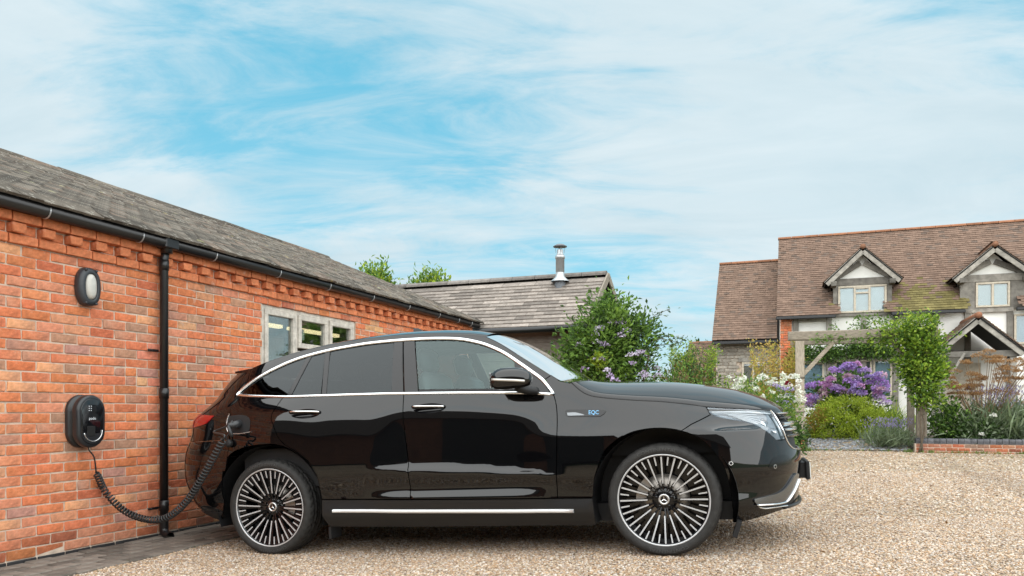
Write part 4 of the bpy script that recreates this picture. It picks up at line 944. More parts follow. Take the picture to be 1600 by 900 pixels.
# window
WN_ = link('window', None, barn, (-.005, 0, 0)); wx = -.055
W0_, W1_, Z0, Z1 = WIN
mb = MB()
for a0, a1, z0, z1 in ((W0_, W1_, Z1-.045, Z1), (W0_, W1_, Z0, Z0+.06), (W0_, W0_+.05, Z0, Z1), (W1_-.05, W1_, Z0, Z1), (3.345, 3.385, Z0, Z1), (3.945, 3.985, Z0, Z1)):
    mb.box((wx, (a0+a1)/2, (z0+z1)/2), (.075 if a1-a0 > 1 else .076, a1-a0, z1-z0), ch=.004)
mb.box((-.012, (W0_+W1_)/2, Z0-.015), (.14, W1_-W0_+.06, .04), ch=.006); mb.obj('frame', 'frame_wood', WN_)
for a0, a1, z0, z1 in ((W0_+.052, 3.343, Z0+.062, Z1-.047), (3.388, 3.942, 1.80, Z1-.047), (3.388, 3.942, Z0+.062, 1.765), (3.988, W1_-.052, Z0+.062, Z1-.047)):
    mb = MB(); t = .055
    for p0, p1, r0, r1 in ((a0, a1, z1-t, z1), (a0, a1, z0, z0+t), (a0, a0+t, z0+t, z1-t), (a1-t, a1, z0+t, z1-t)): mb.box((wx+.028, (p0+p1)/2, (r0+r1)/2), (.055, p1-p0, r1-r0), ch=.005)
    s_ = mb.obj('sash', 'frame_wood', WN_)
    mb = MB(); mb.box((wx+.022, (a0+a1)/2, (z0+z1)/2), (.004, a1-a0-2*t+.01, z1-z0-2*t+.01)); mb.obj('pane', 'pane_glass', WN_)
# the lit room behind the window
mb = MB()
for c, d in (((-2.6, 4.6, .9), (.04, 6.4, 3.4)), ((-1.4, 1.45, .9), (2.4, .04, 3.4)), ((-1.4, 7.75, .9), (2.4, .04, 3.4)), ((-1.4, 4.6, 2.58), (2.4, 6.3, .03)), ((-1.4, 4.6, .02), (2.4, 6.3, .03))): mb.box(c, d)
ROOM = mb.obj('room_lining', 'room_dark', barn)
mb = MB()
for q in range(7): mb.box((-2.4, 2.2+q*.75, 1.5+.1*(q % 2)), (.10, .5, .9+.2*(q % 3)), ch=.02)
mb.obj('room_shelving', 'room_light', ROOM)
for a0 in (3.0, 4.45):
    mb = MB(); mb.box((-1.75, a0+1.7, 2.30), (.10, 1.25, .05), ch=.01); mb.obj('tube_light', 'tube_glow', ROOM)
mb = MB(); mb.box((-.082, 3.53, 1.965), (.003, .12, .125)); tag(mb.obj('paper_notice', 'paper'), 'blank white paper notice stuck inside the pane of the middle window light', 'notice').parent = None
bpy.data.objects['paper_notice'].location = tuple(WC); bpy.data.objects['paper_notice'].rotation_euler = (0, 0, RZ)
mb = MB(); V = []
for i in range(14):
    for z in (1.06, 2.02): V.append((-.22+.02*math.sin(i*1.9), 3.0+.012*i*(1.3-.5*(z > 2)), z))
mb.add(np.array(V), [(2*i, 2*i+2, 2*i+3, 2*i+1) for i in range(13)], smooth=True); mb.obj('curtain', 'cloth_pale', WN_)
# bulkhead lamp
mat('lamp_black', (.030, .034, .040), .42, bump=.15, bscale=150); mat('lamp_glass', (.50, .49, .45), .3, spec=.6, var=.12, vscale=25)
lp = thing('wall_lamp', 'black oval bulkhead lamp with a frosted lens high on the brick wall', 'lamp', tuple(yard(0, .672, 2.065)), RZ)
def oval(a, b, n=36, e=.85):
    t = np.arange(n)*2*PI/n; return np.column_stack([a*np.sign(np.cos(t))*np.abs(np.cos(t))**e, b*np.sign(np.sin(t))*np.abs(np.sin(t))**e])
def oval_stack(prof, a, b, e=.85, n=36):
    """stack of ovals standing out of the wall: (inset, distance)"""
    V = []
    for i_, x in prof: o = oval(a-i_, b-i_, n, e); V.append(np.column_stack([np.full(n, x), o]))
    m = len(prof); V = np.concatenate(V); F = [(i*n+k, i*n+(k+1) % n, (i+1)*n+(k+1) % n, (i+1)*n+k) for i in range(m-1) for k in range(n)]; F.append(tuple((m-1)*n+k for k in range(n)))
    return V, F
mb = MB(); V, F = oval_stack([(.006, 0), (.0, .008), (.0, .045), (.010, .062), (.040, .076), (.048, .070), (.049, .060)], .100, .150); mb.add(V, F, smooth=True); mb.obj('housing', 'lamp_black', lp)
mb = MB(); V, F = oval_stack([(.0, .058), (.003, .070), (.014, .082), (.030, .090)], .050, .100); mb.add(V, F, smooth=True); mb.obj('lens', 'lamp_glass', lp)
for y_, z_ in ((.045, .128), (-.045, .128), (.045, -.128), (-.045, -.128)):
    mb = MB(); mb.lathe([(.011, 0), (.011, .07), (.008, .076), (0, .076)], 10, frame((0, y_, z_), (0, 1, 0), (0, 0, 1), (1, 0, 0))); mb.obj('screw', 'lamp_black', lp)
# charger
mat('charger_black', (.020, .021, .023), .38); mat('charger_face', (.006, .0065, .008), .10, coat=.4); mat('charger_grey', (.018, .020, .023), .30); mat('led_white', (.75, .8, .85), .4); mat('charger_dark', (.003, .003, .003), .8)
ch = thing('ev_charger', 'black pill-shaped vehicle charger fixed to the brick wall below the oval lamp', 'charger', tuple(yard(0, .622, 1.02)), RZ)
def stad(a, b, n=40):
    t = np.arange(n)*2*PI/n; o = np.column_stack([a*np.cos(t), a*np.sin(t)]); o[:, 1] += np.where(np.sin(t) >= 0, b-a, a-b); return o
def stad_stack(prof, a, b, n=40):
    V = []
    for i_, x in prof: o = stad(a-i_, b-i_, n); V.append(np.column_stack([np.full(n, x), o]))
    m = len(prof); V = np.concatenate(V); F = [(i*n+k, i*n+(k+1) % n, (i+1)*n+(k+1) % n, (i+1)*n+k) for i in range(m-1) for k in range(n)]; F.append(tuple((m-1)*n+k for k in range(n)))
    return V, F
mb = MB(); V, F = stad_stack([(.004, 0), (0, .006), (0, .030), (.006, .036), (.028, .040), (.030, .075)], .128, .205); mb.add(V, F, smooth=True); mb.obj('back_plate', 'charger_black', ch)
mb = MB(); V, F = stad_stack([(.026, .072), (.004, .074), (0, .082), (0, .118), (.008, .130), (.026, .133)], .126, .203); mb.add(V, F, smooth=True); fr = mb.obj('front_housing', 'charger_grey', ch)
mb = MB(); V, F = stad_stack([(.004, .130), (.0, .1345), (.004, .1365)], .098, .176); mb.add(V, F, smooth=True); mb.obj('face', 'charger_face', ch)
mb = MB(); o = stad(.094, .172); o = o[o[:, 1] < -.02]; o = o[np.argsort(np.arctan2(o[:, 1]+.02, o[:, 0]))]
mb.prism(o[:, ::1], .1368, .1385, frame((0, 0, 0), (0, 1, 0), (0, 0, 1), (1, 0, 0))); mb.obj('lower_face', 'charger_grey', ch)
mb = MB(); mb.box((.139, -.012, -.075), (.006, .070, .078), ch=.0025); mb.obj('socket', 'charger_dark', ch)
mb = MB(); t = np.linspace(PI*1.06, PI*2.02, 18); mb.tube(np.column_stack([np.full(18, .139), .080*np.cos(t)+.006, -.074+.080*np.sin(t)]), .0042, 6); mb.obj('light_ring', 'satin_silver', ch)
for y_ in (-.028, -.010):
    for z_ in (.100, .116, .084): mb = MB(); mb.box((.1372, y_, z_), (.001, .008, .005)); mb.obj('status_light', 'led_white', ch)
tv, tf = text_mesh('pode', .030); mb = MB(); mb.add(np.column_stack([np.full(len(tv), .1375), tv[:, 0], tv[:, 1]+.022]), tf); mb.obj('lettering', 'led_white', ch)
# coiled cable from charger to car
mat('cable_black', (.020, .021, .022), .36)
def c2y(P): return np.asarray(P)
pa = yard(.10, .622, .80); pb = yard(.085, .70, .62)
port = np.array(Mc @ Vector((-.215, -.985, 1.03))); ce = np.array(Mc @ Vector((-.335, -1.03, .945)))
def pix(x, y, Z): return np.array([(x-800)/1180*Z, Z, CAM_H-(y-640)/1180*Z])
Zs = pa[1]
ctrl = [pb, pix(166, 770, 6.02), pix(196, 799, 6.00), pix(232, 812, 5.95), pix(262, 808, 5.88), pix(290, 785, 5.80), pix(316, 746, 5.72), pix(336, 710, 5.68), pix(350, 686, 5.66)]
path = cr(ctrl, .01)
d = np.concatenate([[0], np.cumsum(np.linalg.norm(np.diff(path, axis=0), axis=1))]); turns = 62; n = turns*14; s_ = np.linspace(0, d[-1], n)
Pc = np.column_stack([np.interp(s_, d, path[:, i]) for i in range(3)]); T = np.gradient(Pc, axis=0); T /= np.linalg.norm(T, axis=1)[:, None]
u = np.cross(T, (.25, -.97, .1)); u /= np.linalg.norm(u, axis=1)[:, None]; v = np.cross(T, u); ph = np.linspace(0, turns*2*PI, n)
rad = .0225*np.minimum(1, np.minimum(np.arange(n), np.arange(n)[::-1])/10+.1)
coil = Pc+rad[:, None]*(np.cos(ph)[:, None]*u+np.sin(ph)[:, None]*v)
mb = MB(); mb.tube(coil, .0070, 6); mb.tube(cr([pa+np.array([0, 0, .03]), pa, (pa+pb)/2+np.array([.012, 0, .03]), pb, coil[4]], .02), .0058, 8)
mb.tube(cr([coil[-5], coil[-1]+np.array([.01, -.02, .03]), ce+np.array([-.05, -.02, 0.02]), np.array(Mc @ Vector((-.28, -1.05, 1.0))), port+np.array([-.02, -.05, .01])], .02), .0075, 8)
cable = tag(mb.obj('charging_cable', 'cable_black'), 'coiled black charging cable hanging from the wall charger to the car', 'cable')
mb = MB(); a_ = np.array(Mc @ Vector((-.215, -.95, 1.02))); b_ = np.array(Mc @ Vector((-.235, -1.075, 1.005)))
mb.tube([a_, a_*.6+b_*.4, b_], [.032, .030, .020], 14); mb.tube(cr([b_, b_+np.array([.02, -.01, -.045]), b_+np.array([.03, .0, -.08])], .02), .014, 10); plug = mb.obj('plug', 'charger_black', cable)
# ------------------------------------------------------------------ TIMBER OUTBUILDING BEHIND THE CAR
mat('grey_tile', attr=True, rough=.85, var=.3, vscale=18, bump=.5, bscale=60, spec=.25)
mat('board', attr=True, rough=.9, var=.4, vscale=9, stretch=(1.2, 1, 14), bump=.4, bscale=30, spec=.2)
mat('flue_steel', (.46, .48, .49), .42, metal=.6, var=.1, vscale=20); mat('flue_grey', (.12, .13, .145), .5); mat('lead', (.20, .21, .22), .6)
mat('gap_dark', (.012, .011, .010), .9)
shed = thing('timber_outbuilding', 'low timber boarded outbuilding with a pale grey tiled roof and steel flue', 'building', tuple(yard(0, 8.5)), RZ)
SB0, SB1, SD, SE, SR = -6.0, 1.88, 2.9, 2.50, 3.555       # left, right, depth, eaves, ridge (local y from the front wall)
mb = MB()
mb.box(((SB0+SB1)/2, SD/2, 1.2), (SB1-SB0, SD-.02, 2.5)); mb.prism([(0, 2.45), (SD, 2.45), (SD/2-.22+.0, SR-.08)], SB0, SB1, frame((0, 0, 0), (0, 1, 0), (0, 0, 1), (1, 0, 0))); mb.obj('wall', 'gap_dark', shed)
z = .15; k = 0
while z < 2.42:
    mb = MB(); g_ = RNG.uniform(.10, .19); c = np.array([1.12, 1.0, .86])*g_
    mb.box(((-.6+SB1)/2, -.024, z+.075), (SB1+.6, .022, .168), rotm(-.07, 0, 0), c, ch=.003); mb.obj('board', 'board', shed)
    mb = MB(); mb.box((SB1+.024, SD/2, z+.075), (.022, SD, .168), rotm(0, -.07, 0), c*.9, ch=.003); mb.obj('board', 'board', shed); z += .150; k += 1
ridge = (1.23, SR); eave = (-.25, SE-.005)
mb = MB(); mb.prism([(eave[0], eave[1]-.02), (ridge[0], ridge[1]-.02), (SD+.25, SE-.02), (SD+.25, SE-.08), (ridge[0], ridge[1]-.09), (eave[0], eave[1]-.07)], SB0, SB1+.12, frame((0, 0, 0), (0, 1, 0), (0, 0, 1), (1, 0, 0))); SRF = mb.obj('roof', 'gap_dark', shed)
dv = np.array([0, eave[0]-ridge[0], eave[1]-ridge[1]]); DL = np.linalg.norm(dv); dv /= DL; dn_ = np.array([0, dv[2], -dv[1]]); dn_ = dn_ if dn_[2] > 0 else -dn_
def grey_geo(w=.325, l=.20):
    V = CUBE*np.array([w-.004, l, .017])+RNG.normal(0, .0015, (8, 3)); g_ = RNG.choice([RNG.uniform(.15, .23), RNG.uniform(.20, .29), RNG.uniform(.10, .16)], p=[.6, .25, .15]); c = np.array([1.12, .97, .85])*g_
    return V, CUBEF, np.tile(c, (8, 1))
GT = []
for v in range(20): mb = MB(); mb.add(*grey_geo()); GT.append(mb.mesh('tile', 'grey_tile'))
Rg = np.column_stack([(1, 0, 0), -dv, dn_]); pitch_ = math.atan2(-dv[2], -dv[1]); cnt = 0; rest = MB()
for r in range(13):
    d = DL-.065-r*.128; b = SB1+.10
    if r % 2:
        V, F, C = grey_geo(.1625); rest.add(V @ (Rg @ rotm(-.13, 0, 0)).T+np.array([b-.08, ridge[0], ridge[1]])+dv*d+dn_*.014, F, C); b -= .1625
    while b > SB0+.2:
        p = np.array([b-.16, ridge[0], ridge[1]])+dv*d+dn_*.014
        if b > -2.9 and cnt < 300: link('tile', GT[RNG.integers(20)], SRF, tuple(p), (pitch_-.13+RNG.normal(0, .01), RNG.normal(0, .006), 0)); cnt += 1
        else: V, F, C = grey_geo(); rest.add(V @ (Rg @ rotm(-.13, 0, 0)).T+p, F, C)
        b -= .325
tag(rest.obj('tile_courses', 'grey_tile', SRF), kind='stuff')
b = SB1+.1
while b > SB0:
    mb = MB(); t = np.linspace(-.05, 1.05, 8)*PI; V = np.concatenate([np.column_stack([np.full(8, x), .11*np.cos(t), .075*np.sin(t)]) for x in (0, -.44)]); mb.add(V, [(k, k+1, 9+k, 8+k) for k in range(7)]+[tuple(range(8)), tuple(range(8, 16))[::-1]], np.array([1.0, .9, .82])*RNG.uniform(.14, .24)); mb.obj('ridge_tile', 'grey_tile', SRF, (b, ridge[0], ridge[1]-.005)); b -= .45
mb = MB()
for y0, z0, y1, z1 in ((eave[0], eave[1]-.03, ridge[0], ridge[1]-.03), (ridge[0], ridge[1]-.03, SD+.25, SE-.03)): mb.beam((SB1+.13, y0, z0), (SB1+.13, y1, z1), .03, .14, (.26, .23, .19))
tag(mb.obj('barge_board', 'oak_grey', shed), kind='stuff')
mb = MB(); mb.tube([(SB0, -.30, SE-.06), (SB1+.1, -.30, SE-.06)], .05, 10); mb.obj('gutter', 'gutter_black', shed)
FX, FY = 1.19, .93; fz = ridge[1]-(ridge[0]-FY)*.712
mb = MB(); mb.lathe([(.0, .2), (.078, .2), (.078, .50), (.088, .50), (.088, .55), (.076, .555), (.055, .60), (.055, .66)], 24, frame((FX, FY, fz), (1, 0, 0), (0, 1, 0), (0, 0, 1))); FL = mb.obj('flue', 'flue_steel', shed)
mb = MB(); mb.lathe([(.098, -.12), (.098, .09), (.095, .10)], 20, frame((FX, FY, fz), (1, 0, 0), (0, 1, 0), (0, 0, 1))); mb.obj('flue_base', 'flue_grey', FL)
mb = MB(); mb.lathe([(.165, .085), (.16, .10), (.10, .155), (.08, .18), (.08, .25)], 24, frame((FX, FY, fz), (1, 0, 0), (0, 1, 0), (0, 0, 1))); mb.obj('storm_collar', 'flue_steel', FL)
mb = MB(); mb.lathe([(0, .77), (.06, .76), (.125, .725), (.125, .712), (0, .72)], 24, frame((FX, FY, fz), (1, 0, 0), (0, 1, 0), (0, 0, 1)))
for k in range(4): a_ = k*PI/2+.5; mb.beam((FX+.075*math.cos(a_), FY+.075*math.sin(a_), fz+.60), (FX+.09*math.cos(a_), FY+.09*math.sin(a_), fz+.72), .012, .004)
mb.obj('flue_cap', 'flue_grey', FL)
mb = MB(); mb.box((FX, FY-.05, fz-.03), (.36, .50, .012), np.column_stack([(1, 0, 0), -dv, dn_])); mb.obj('flashing', 'lead', FL)
# ------------------------------------------------------------------ THE HOUSE
mat('plain_tile', attr=True, rough=.9, var=.2, vscale=7, bump=.4, bscale=40, spec=.2)
mat('render_white', (.86, .845, .80), .9, var=.06, vscale=3, bump=.15, bscale=30)
mat('oak_dark', attr=True, rough=.88, var=.45, vscale=6, bump=.5, bscale=25, spec=.2)
mat('house_glass', (.085, .11, .13), .03, spec=1.0, coat=.6)
mat('pane_backing', (.42, .52, .58), .5)  # pale sheet behind the panes, coloured like the sky they would mirror
mat('stone_wall', attr=True, rough=.9, var=.3, vscale=10, bump=.5, bscale=30)
mat('window_oak', (.50, .44, .35), .7, var=.25, vscale=12)
HA = 21.25
house = thing('house', 'half-timbered white house with a steep brown tiled roof and gabled dormers', 'house', tuple(yard(0, HA, .42)), RZ)
GZ = -.42                                      # local z = courtyard z + GZ
def hz(z): return z+GZ
mb = MB(); mb.box((8.95, 2.5, hz(2.2)), (8.5, 4.9, 3.5)); mb.box((8.95, 2.5, hz(.25)), (8.5, 4.9, .5)); mb.prism([(.06, hz(3.95)), (4.9, hz(3.95)), (2.5, hz(6.75))], 4.72, 13.2, frame((0, 0, 0), (0, 1, 0), (0, 0, 1), (1, 0, 0))); HW = mb.obj('wall', 'render_white', house)
def oak(): return np.array([1.08, 1.0, .88])*RNG.uniform(.13, .30)
def timber(x0, x1, z0, z1, d=.03, parent=None, y=-.0):
    mb = MB(); w, h = x1-x0, z1-z0; mb.box(((x0+x1)/2, y-d/2+.05, hz((z0+z1)/2)), (w, .1+d, h), None, oak(), ch=.008, jit=.003); return mb.obj('timber', 'oak_dark', parent or house)
for x in (5.10, 6.04, 7.0, 7.86, 8.88, 9.72, 10.76): timber(x, x+.15, .4, 3.93, .035)
timber(5.27, 6.03, 3.80, 3.93); timber(6.2, 7.85, 3.92, 4.02, .05); timber(9.70, 10.92, 3.88, 4.0, .05)
for x0, x1 in ((5.26, 6.03), (6.20, 6.99), (7.16, 7.85), (8.02, 8.87), (9.04, 9.71), (9.88, 10.75)): timber(x0, x1, 2.66, 2.80, .025)
def window(x0, x1, z0, z1, lights, parent=None, y=-.03, pane_backing=True, vent=False, name='window', p4=False):
    """oak casement: frame, and one sash with its pane for every light"""
    w = link(name, None, parent or house); mb = MB(); t = .055
    for a0, a1, b0, b1 in ((x0, x1, z1-t, z1), (x0, x1, z0, z0+t), (x0, x0+t, z0+t, z1-t), (x1-t, x1, z0+t, z1-t)): mb.box(((a0+a1)/2, y, hz((b0+b1)/2)), (a1-a0, .09, b1-b0), ch=.004)
    n = lights; L = (x1-x0-2*t)/n
    for k in range(1, n): mb.box((x0+t+k*L, y, hz((z0+z1)/2)), (.06, .085, z1-z0-2*t), ch=.004)
    if vent: mb.box((x0+t+1.5*L, y-.02, hz(z1-.22)), (L-.06, .07, .05), ch=.004); mb.box((x0+t+1.5*L, y-.03, hz(z1-.08)), (L-.06, .05, .04), ch=.004)
    tag(mb.obj('frame', 'window_oak', w), kind='stuff')
    for k in range(n):
        mb = MB(); mb.box((x0+t+(k+.5)*L, y+.012, hz((z0+z1)/2)), (L-.02, .008, z1-z0-2*t)); mb.obj('pane', 'house_pane', w)
    mb = MB(); mb.box(((x0+x1)/2, y+.06, hz((z0+z1)/2)), (x1-x0-.02, .01, z1-z0-.02)); mb.obj('pane_backing', 'pane_backing' if pane_backing else 'room_dark', w)  # backing sheet; the pale one paints reflected sky into the window
    return w
glass('house_pane', (.80, .86, .88), 1.8)
window(6.27, 6.75, 1.5, 2.60, 1, pane_backing=False); window(6.76, 7.30, 1.5, 2.60, 1, pane_backing=False); window(7.33, 7.84, 1.45, 2.60, 1); window(10.92, 11.9, 2.95, 3.80, 2)
window(5.30, 5.98, 1.5, 2.55, 1)
# brick pier at the corner
pier = MB(); pb_ = []
for r in range(46):
    for k in range(2):
        V, F, C = brick_geo(.215 if (r+k) % 2 else .1025); L = .215 if (r+k) % 2 else .1025
        x = (4.72+L/2 if k == 0 else 5.05-L/2); R90 = rotm(0, 0, PI/2); pier.add(V @ R90.T+np.array([x, -.01, hz(.50+.075*r)]), F, C)
tag(pier.obj('brick_pier', 'brick', house), kind='stuff')
mb = MB(); mb.box((4.885, .06, hz(2.2)), (.33, .15, 3.5)); mb.obj('pier_core', 'mortar', house)
def ptile(moss=0):
    c = np.array([.180, .120, .090])*RNG.uniform(.84, 1.16)
    if RNG.uniform() < .12: c = np.array([.15, .11, .088])*RNG.uniform(.75, 1.1)
    if moss and RNG.uniform() < moss: c = np.array([.155, .130, .052])*RNG.uniform(.8, 1.25)
    return c
def tiled(name, parent, O, across, down, width, length, moss=None, skip=None, g=.105, w=.165, inset0=None):
    """courses of plain tiles on a slope: O top corner, unit vectors across and down"""
    O = np.array(O, float); across = np.array(across, float); down = np.array(down, float); down /= np.linalg.norm(down); nr = np.cross(across, down); nr = nr if nr[2] > 0 else -nr
    R = np.column_stack([across, -down, nr]); Rt = R @ rotm(-.15, 0, 0); rows = int(length/g)+1; V = []; C = []
    for r in range(rows):
        d = length-.06-r*g+.02; x = -(w/2 if r % 2 else 0)
        while x < width:
            x0, x1 = max(x, 0), min(x+w, width); a0 = inset0(d) if inset0 else (0, width); x0, x1 = max(x0, a0[0]), min(x1, a0[1])
            if x1-x0 > .03:
                p = O+across*(x0+x1)/2+down*d+nr*.020
                if not (skip and skip(p)):
                    v = CUBE*np.array([x1-x0-.003, g+.055, .016])+RNG.normal(0, .0022, (8, 3)); V.append(v @ (Rt @ rotm(RNG.normal(0, .015), 0, 0)).T+p); C.append(np.tile(ptile(moss(x, d) if moss else 0), (8, 1)))
            x += w
    n = len(V); F = (np.array(CUBEF)[None]+(np.arange(n)*8)[:, None, None]).reshape(-1, 4)
    return tag(link(name, mesh_np(name, np.concatenate(V), F, np.concatenate(C), False, 'plain_tile'), parent), kind='stuff')
def slab(parent, ys, x0, x1, m='gap_dark', name='roof'):
    mb = MB(); mb.prism(ys, x0, x1, frame((0, 0, 0), (0, 1, 0), (0, 0, 1), (1, 0, 0))); return mb.obj(name, m, parent)
def ridge_line(parent, x0, x1, y, z, r=.10, L=.42):
    x = x0
    while x < x1:
        mb = MB(); t = np.linspace(-.05, 1.05, 7)*PI; V = np.concatenate([np.column_stack([np.full(7, xx), y+r*np.cos(t), z+r*.75*np.sin(t)]) for xx in (x, min(x+L, x1))]); mb.add(V, [(k, 7+k, 8+k, k+1) for k in range(6)]+[tuple(range(7))[::-1], tuple(range(7, 14))], np.array([.27, .125, .07])*RNG.uniform(.8, 1.2)); mb.obj('ridge_tile', 'plain_tile', parent); x += L+.012
# main roof
EY, EZ, RY, RZ_ = -.33, hz(3.98), 2.5, hz(6.93)
mr_ = slab(house, [(1.2, EZ-.03+1.53*1.042), (RY, RZ_-.03), (5.3, EZ-.03), (5.3, EZ-.12), (RY, RZ_-.14), (1.2, EZ-.14+1.53*1.042)], 4.62, 13.3)
for x0, x1 in ((4.62, 6.24), (7.82, 9.61), (11.19, 13.3)): slab(house, [(EY, EZ-.03), (1.2, EZ-.03+1.53*1.042), (1.2, EZ-.14+1.53*1.042), (EY, EZ-.10)], x0, x1, name='roof_deck')
dn3 = np.array([0, EY-RY, EZ-RZ_]); HL = np.linalg.norm(dn3)
DORM = ((7.03, 1.03, 4.86, 5.93), (10.40, .98, 4.76, 5.74))
def in_dormer(p):
    return any(abs(p[0]-c) < .62 and p[2] < hz(e+.15) or (p[2] >= hz(e-.1) and p[2] < hz(t)-.12 and abs(p[0]-c) < .9*(hz(t)-p[2])/(t-e)*.9) for c, w_, e, t in DORM)
tiled('tile_courses', mr_, (4.62, RY, RZ_), (1, 0, 0), dn3, 8.68, HL, moss=lambda x, d: .75*max(0, (d/HL-.62)/.38)*math.exp(-((x-4.2)/1.15)**2)*2 if d > HL*.6 else 0, skip=in_dormer)
ridge_line(mr_, 4.6, 13.3, RY, RZ_)
mb = MB()
for x0, x1 in ((4.60, 6.30), (7.78, 9.68), (10.9, 13.3)): mb.box(((x0+x1)/2, EY-.02, EZ-.07), (x1-x0, .10, .10), ch=.02)
tag(mb.obj('gutter', 'gutter_black', house), kind='stuff')
# left wing, lower, and the lean-to beyond it
mb = MB(); mb.box((3.7, 2.6, hz(1.7)), (1.90, 4.5, 3.2)); mb.prism([(.45, hz(3.2)), (4.7, hz(3.2)), (2.6, hz(5.95))], 2.80, 4.62, frame((0, 0, 0), (0, 1, 0), (0, 0, 1), (1, 0, 0))); wg = mb.obj('wing_wall', 'mortar', house)
st = MB()
for r in range(26):
    x = 2.76-RNG.uniform(0, .2)
    while x < 4.66:
        L = RNG.uniform(.16, .38); x0, x1 = max(x, 2.76), min(x+L, 4.66); z_ = .55+.107*r
        if x1-x0 > .05 and not (3.52 < (x0+x1)/2 < 4.3 and 1.75 < z_ < 2.72): st.box(((x0+x1)/2, .34, hz(z_)), (x1-x0-.015, .06, .094), None, np.array([1.0, .90, .76])*RNG.uniform(.20, .36), ch=.012, jit=.004)
        x += L
tag(st.obj('wall_stones', 'stone_wall', wg), kind='stuff')
window(3.56, 4.25, 1.85, 2.62, 2, wg, y=.30); mb = MB(); mb.box((3.9, .30, hz(2.69)), (.9, .10, .12), None, oak(), ch=.01); mb.obj('lintel', 'oak_dark', wg)
wr = slab(house, [(-.02, hz(3.31)), (2.5, hz(6.17)), (5.1, hz(3.31)), (5.1, hz(3.22)), (2.5, hz(6.05)), (-.02, hz(3.22))], 2.66, 4.68)
tiled('tile_courses', wr, (2.66, 2.5, hz(6.20)), (1, 0, 0), (0, -2.53, -2.86), 1.96, 3.82); ridge_line(wr, 2.66, 4.62, 2.5, hz(6.2))
mb = MB(); mb.box((3.66, -.05, hz(3.23)), (2.0, .10, .10), ch=.02); mb.obj('gutter', 'gutter_black', wr)
mb = MB(); mb.box((2.2, 2.3, hz(1.2)), (1.0, 3.4, 2.2)); lw = mb.obj('lean_to_wall', 'mortar', house)
lr = slab(house, [(.38, hz(2.36)), (1.75, hz(3.40)), (4.2, hz(3.40)), (4.2, hz(3.30)), (1.75, hz(3.30)), (.38, hz(2.27))], 1.72, 2.75)
tiled('tile_courses', lr, (1.72, 1.75, hz(3.42)), (1, 0, 0), (0, -1.37, -1.04), 1.03, 1.74); ridge_line(lr, 1.72, 2.72, 1.78, hz(3.41), .08)
# dormers
for c, w_, e, t in DORM:
    d = link('dormer', None, house); y0 = -.10
    mb = MB(); mb.box((c, .85, hz((e+3.95)/2+.05)), (1.52, 1.7, e-3.95+.1)); mb.prism([(c-.80, hz(e)), (c+.80, hz(e)), (c, hz(t)-.14)], .02, 1.7, frame((0, 0, 0), (1, 0, 0), (0, 0, 1), (0, 1, 0))); mb.obj('dormer_wall', 'render_white', d)
    lights = 3 if c < 8 else 2; hw = .66 if c < 8 else .42
    window(c-hw, c+hw, 4.02, e-.03, lights, d, y=-.035, vent=c < 8)
    for x0, x1 in ((c-.80, c-hw-.01), (c+hw+.01, c+.80)): timber(x0, x1, 3.95, e+.02, .05, d)
    timber(c-.86, c+.86, e-.01, e+.20, .06, d)
    for s in (-1, 1):
        mb = MB(); mb.box((c+s*.79, -.20, hz(e+.02)), (.16, .34, .14), None, oak()*.6, ch=.01); mb.obj('bracket', 'oak_dark', d)
        a_ = np.array([c+s*.02, -.33, hz(t)-.12]); b_ = np.array([c+s*1.00, -.33, hz(e)+.02]); mb = MB(); mb.beam(a_, b_, .05, .17, np.array([1.08, 1.0, .88])*RNG.uniform(.27, .34), up=(0, 1, 0) if False else (0, 0, 1), ch=.006); mb.obj('barge_board', 'oak_dark', d)
        a_ = np.array([c+s*.05, -.03, hz(t)-.42]); b_ = np.array([c+s*.74, -.03, hz(e)+.22]); mb = MB(); mb.beam(a_, b_, .05, .15, oak()*.9, ch=.006); mb.obj('rafter', 'oak_dark', d)
        mb = MB(); P = [(c, -.36, hz(t)), (c+s*1.04, -.36, hz(e)+.08), (c+s*1.04, 1.2, hz(e)+.08), (c, 2.2, hz(t))]; V = np.array(P+[(x, y, z-.05) for x, y, z in P]); mb.add(V, [(0, 1, 2, 3), (7, 6, 5, 4), (0, 4, 5, 1), (1, 5, 6, 2), (2, 6, 7, 3), (3, 7, 4, 0)]); mb.obj('roof_deck', 'gap_dark', d)
        sl_ = np.array([s*1.04, 0, hz(e)+.08-hz(t)]); LL = np.linalg.norm(sl_)
        o = tiled('dormer_tiles', d, (c, -.38 if s > 0 else 2.15, hz(t)+.02), (0, s*1.0, 0), sl_, 2.5, LL, inset0=(lambda dd, LL=LL: (0, 2.5-1.05*dd/LL)) if s > 0 else (lambda dd, LL=LL: (1.05*dd/LL, 2.53)))
    mb = MB(); mb.tube([(c, -.40, hz(t)+.01), (c, 2.1, hz(t)+.01)], .075, 9, (.23, .115, .07)); mb.obj('ridge', 'plain_tile', d)
